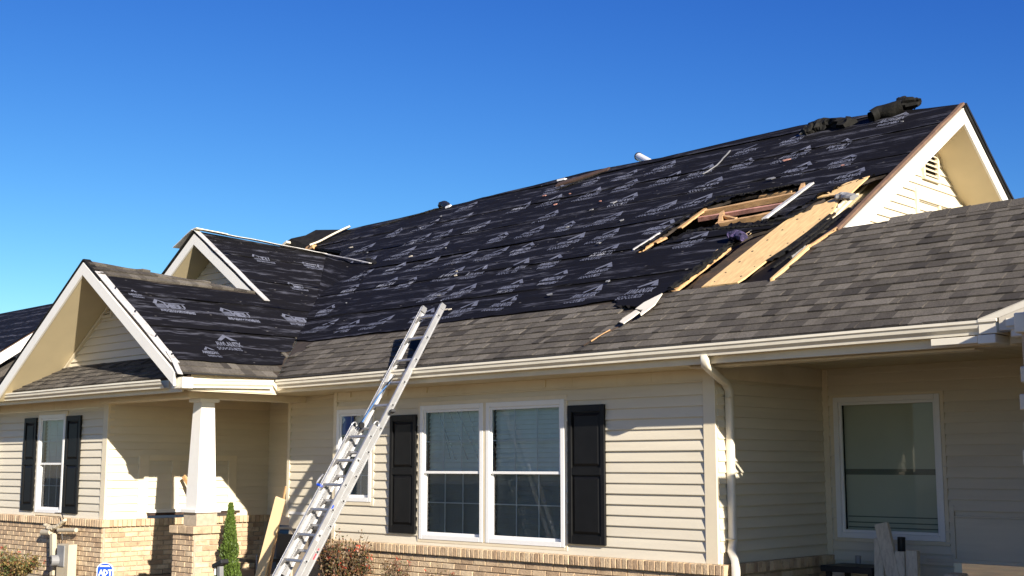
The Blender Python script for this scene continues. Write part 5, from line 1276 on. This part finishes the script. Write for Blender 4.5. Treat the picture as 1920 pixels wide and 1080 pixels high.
def bush(cx_, cy_, rx, ry, h, n_stem, leaves, m, label, size, flowers=0, name='leafy_shrub', cat='shrub', seed=0, tall=0):
    random.seed(seed); t = thing(name, label, cat, (cx_, cy_, 0), 'rose bushes below the front windows' if name == 'rose_bush' else None); st = MB(); lv = MB(); fl = MB()
    for i in range(n_stem):
        a = random.uniform(0, 6.283); e = Vector((cx_ + math.cos(a) * rx * random.random() ** .5, cy_ + math.sin(a) * ry * random.random() ** .5, h * random.uniform(.6, 1) * (1 + tall * (random.random() < .2))))
        b = Vector((cx_ + (e.x - cx_) * .25, cy_ + (e.y - cy_) * .25, 0)); md = b.lerp(e, .5) + Vector((random.uniform(-.06, .06), random.uniform(-.06, .06), .05)); st.tube([b, md, e], [.009, .006, .003], 5)
        for j in range(leaves):
            u = random.uniform(.25, 1.02); p = b.lerp(md, u * 2) if u < .5 else md.lerp(e, (u - .5) * 2); p = p + Vector([random.gauss(0, .03) for _ in range(3)]); leaf_quads(lv, p, random.uniform(.6, 1.2) * size, 1)
        if i < flowers:
            for j in range(7): leaf_quads(fl, e + Vector([random.gauss(0, .012) for _ in range(3)]), size * .8, 1)
    st.build('stem', M['bark'], t); me = bpy.data.meshes.new('leaves'); me.from_pydata([tuple(v) for v in lv.V], [], lv.F); setstuff(link('leaves', me, M[m], t))
    if flowers: me = bpy.data.meshes.new('flowers'); me.from_pydata([tuple(v) for v in fl.V], [], fl.F); setstuff(link('flowers', me, M['flower'], t))
    return t
bush(-12.3, 9.72, .52, .20, .74, 90, 46, 'leaf_dark', 'sparse dark leafed rose bush with red blooms below the small window', .040, 12, 'rose_bush', seed=2, tall=.25)
bush(-11.35, 9.70, .24, .14, .60, 22, 34, 'leaf_dark', 'small rose bush right of the larger one, under the left shutter', .032, 4, 'rose_bush', seed=4, tall=.15)
bush(-10.55, 9.65, .34, .12, .50, 20, 28, 'leaf_dark', 'low rose sprigs under the paired front window', .03, 5, 'rose_bush', seed=7)
bush(-17.7, 8.1, .75, .3, .42, 60, 60, 'leaf_mix', 'mixed green and russet shrub in front of the utility meter', .042, 6, seed=9, tall=.2)

# ================================================================ neighbouring house at the far left
nb = thing('neighbour_house', 'neighbouring house with black underlayment roof and cream gable at the far left edge', 'house', (-26, 12, 0))
NX = -24.0; FN = Frame((NX, 0, 0), (0, 1, 0), (0, 0, 1))
a = FN.at(0, 660); b = FN.at(62, 622); sl_ = (b[1] - a[1]) / (b[0] - a[0]); y0 = a[0] - (a[1] - 2.9) / sl_; zR = 5.05; yr = y0 + (zR - 2.9) / sl_
pn = math.atan(sl_)
FNr = Frame((NX, y0, 2.9), (1, 0, 0), (0, math.cos(pn), math.sin(pn)))
Ls = (zR - 2.9) / math.sin(pn)
n1_ = [(-9, 0), (0, 0), (0, Ls), (-9, Ls)]
V, F = cdt(n1_, [], (.3, .15)); me = bpy.data.meshes.new('underlayment_sheet'); me.from_pydata([tuple(FNr.P(a_, b_, hgt(a_, b_, 9))) for a_, b_ in V], [], F)
uvl = me.uv_layers.new(name='plane')
for l in me.loops: uvl.data[l.index].uv = V[l.vertex_index]
link('underlayment_sheet', me, M['underlay'], nb)
MB().prism([FNr.P(-9, 0, 0), FNr.P(0, 0, 0), FNr.P(0, Ls, 0), FNr.P(-9, Ls, 0)], FNr.n * -.05).build('roof_deck', M['old_wood'], nb)
MB().prism([(NX + .02, y0, 2.88), (NX + .02, yr, zR - .02), (NX + .02, yr, zR - .24), (NX + .02, y0, 2.66)], (-.03, 0, 0)).build('rake_board', M['column'], nb)
MB().prism([(NX - .4, y0 + .3, 0), (NX - .4, yr, 0), (NX - .4, yr, zR - .2), (NX - .4, y0 + .3, 2.85)], (-.1, 0, 0)).build('gable_wall', M['siding'], nb)
MB().box(-33, NX - .5, y0 + .5, yr + 3, 0, 2.8).build('house_body', M['siding'], nb)
# low porch roof and post of that house seen beside the wing
fq = Frame((0, 8.9, 0), (1, 0, 0), (0, 0, 1))
a = fq.pt(0, 700); 
for nm, p, q, m in (('porch_roof', (-12, 700), (30, 690), 'shingle'), ):
    A, B = FN.pt(-10, 712), FN.pt(42, 690); MB().prism([A, B, B + Vector((0, 0, .16)), A + Vector((0, 0, .1))], (-1.5, 0, .3)).build('porch_roof', M['shingle'], nb)
MB().box(-20.75, -20.35, YL - .35, YL - .05, 2.55, 2.63).build('gutter_end', M['gutter'], nb); 
MB().box(-21.0, -20.25, 9.2, 9.28, 0, 2.2).build('garage_door', M['column'], nb)

for nm_ in ('camera', 'sun'):
    pass
print('planks', planks, 'marks', nst, 'shingles', len(shl), 'bricks', len(bricks))
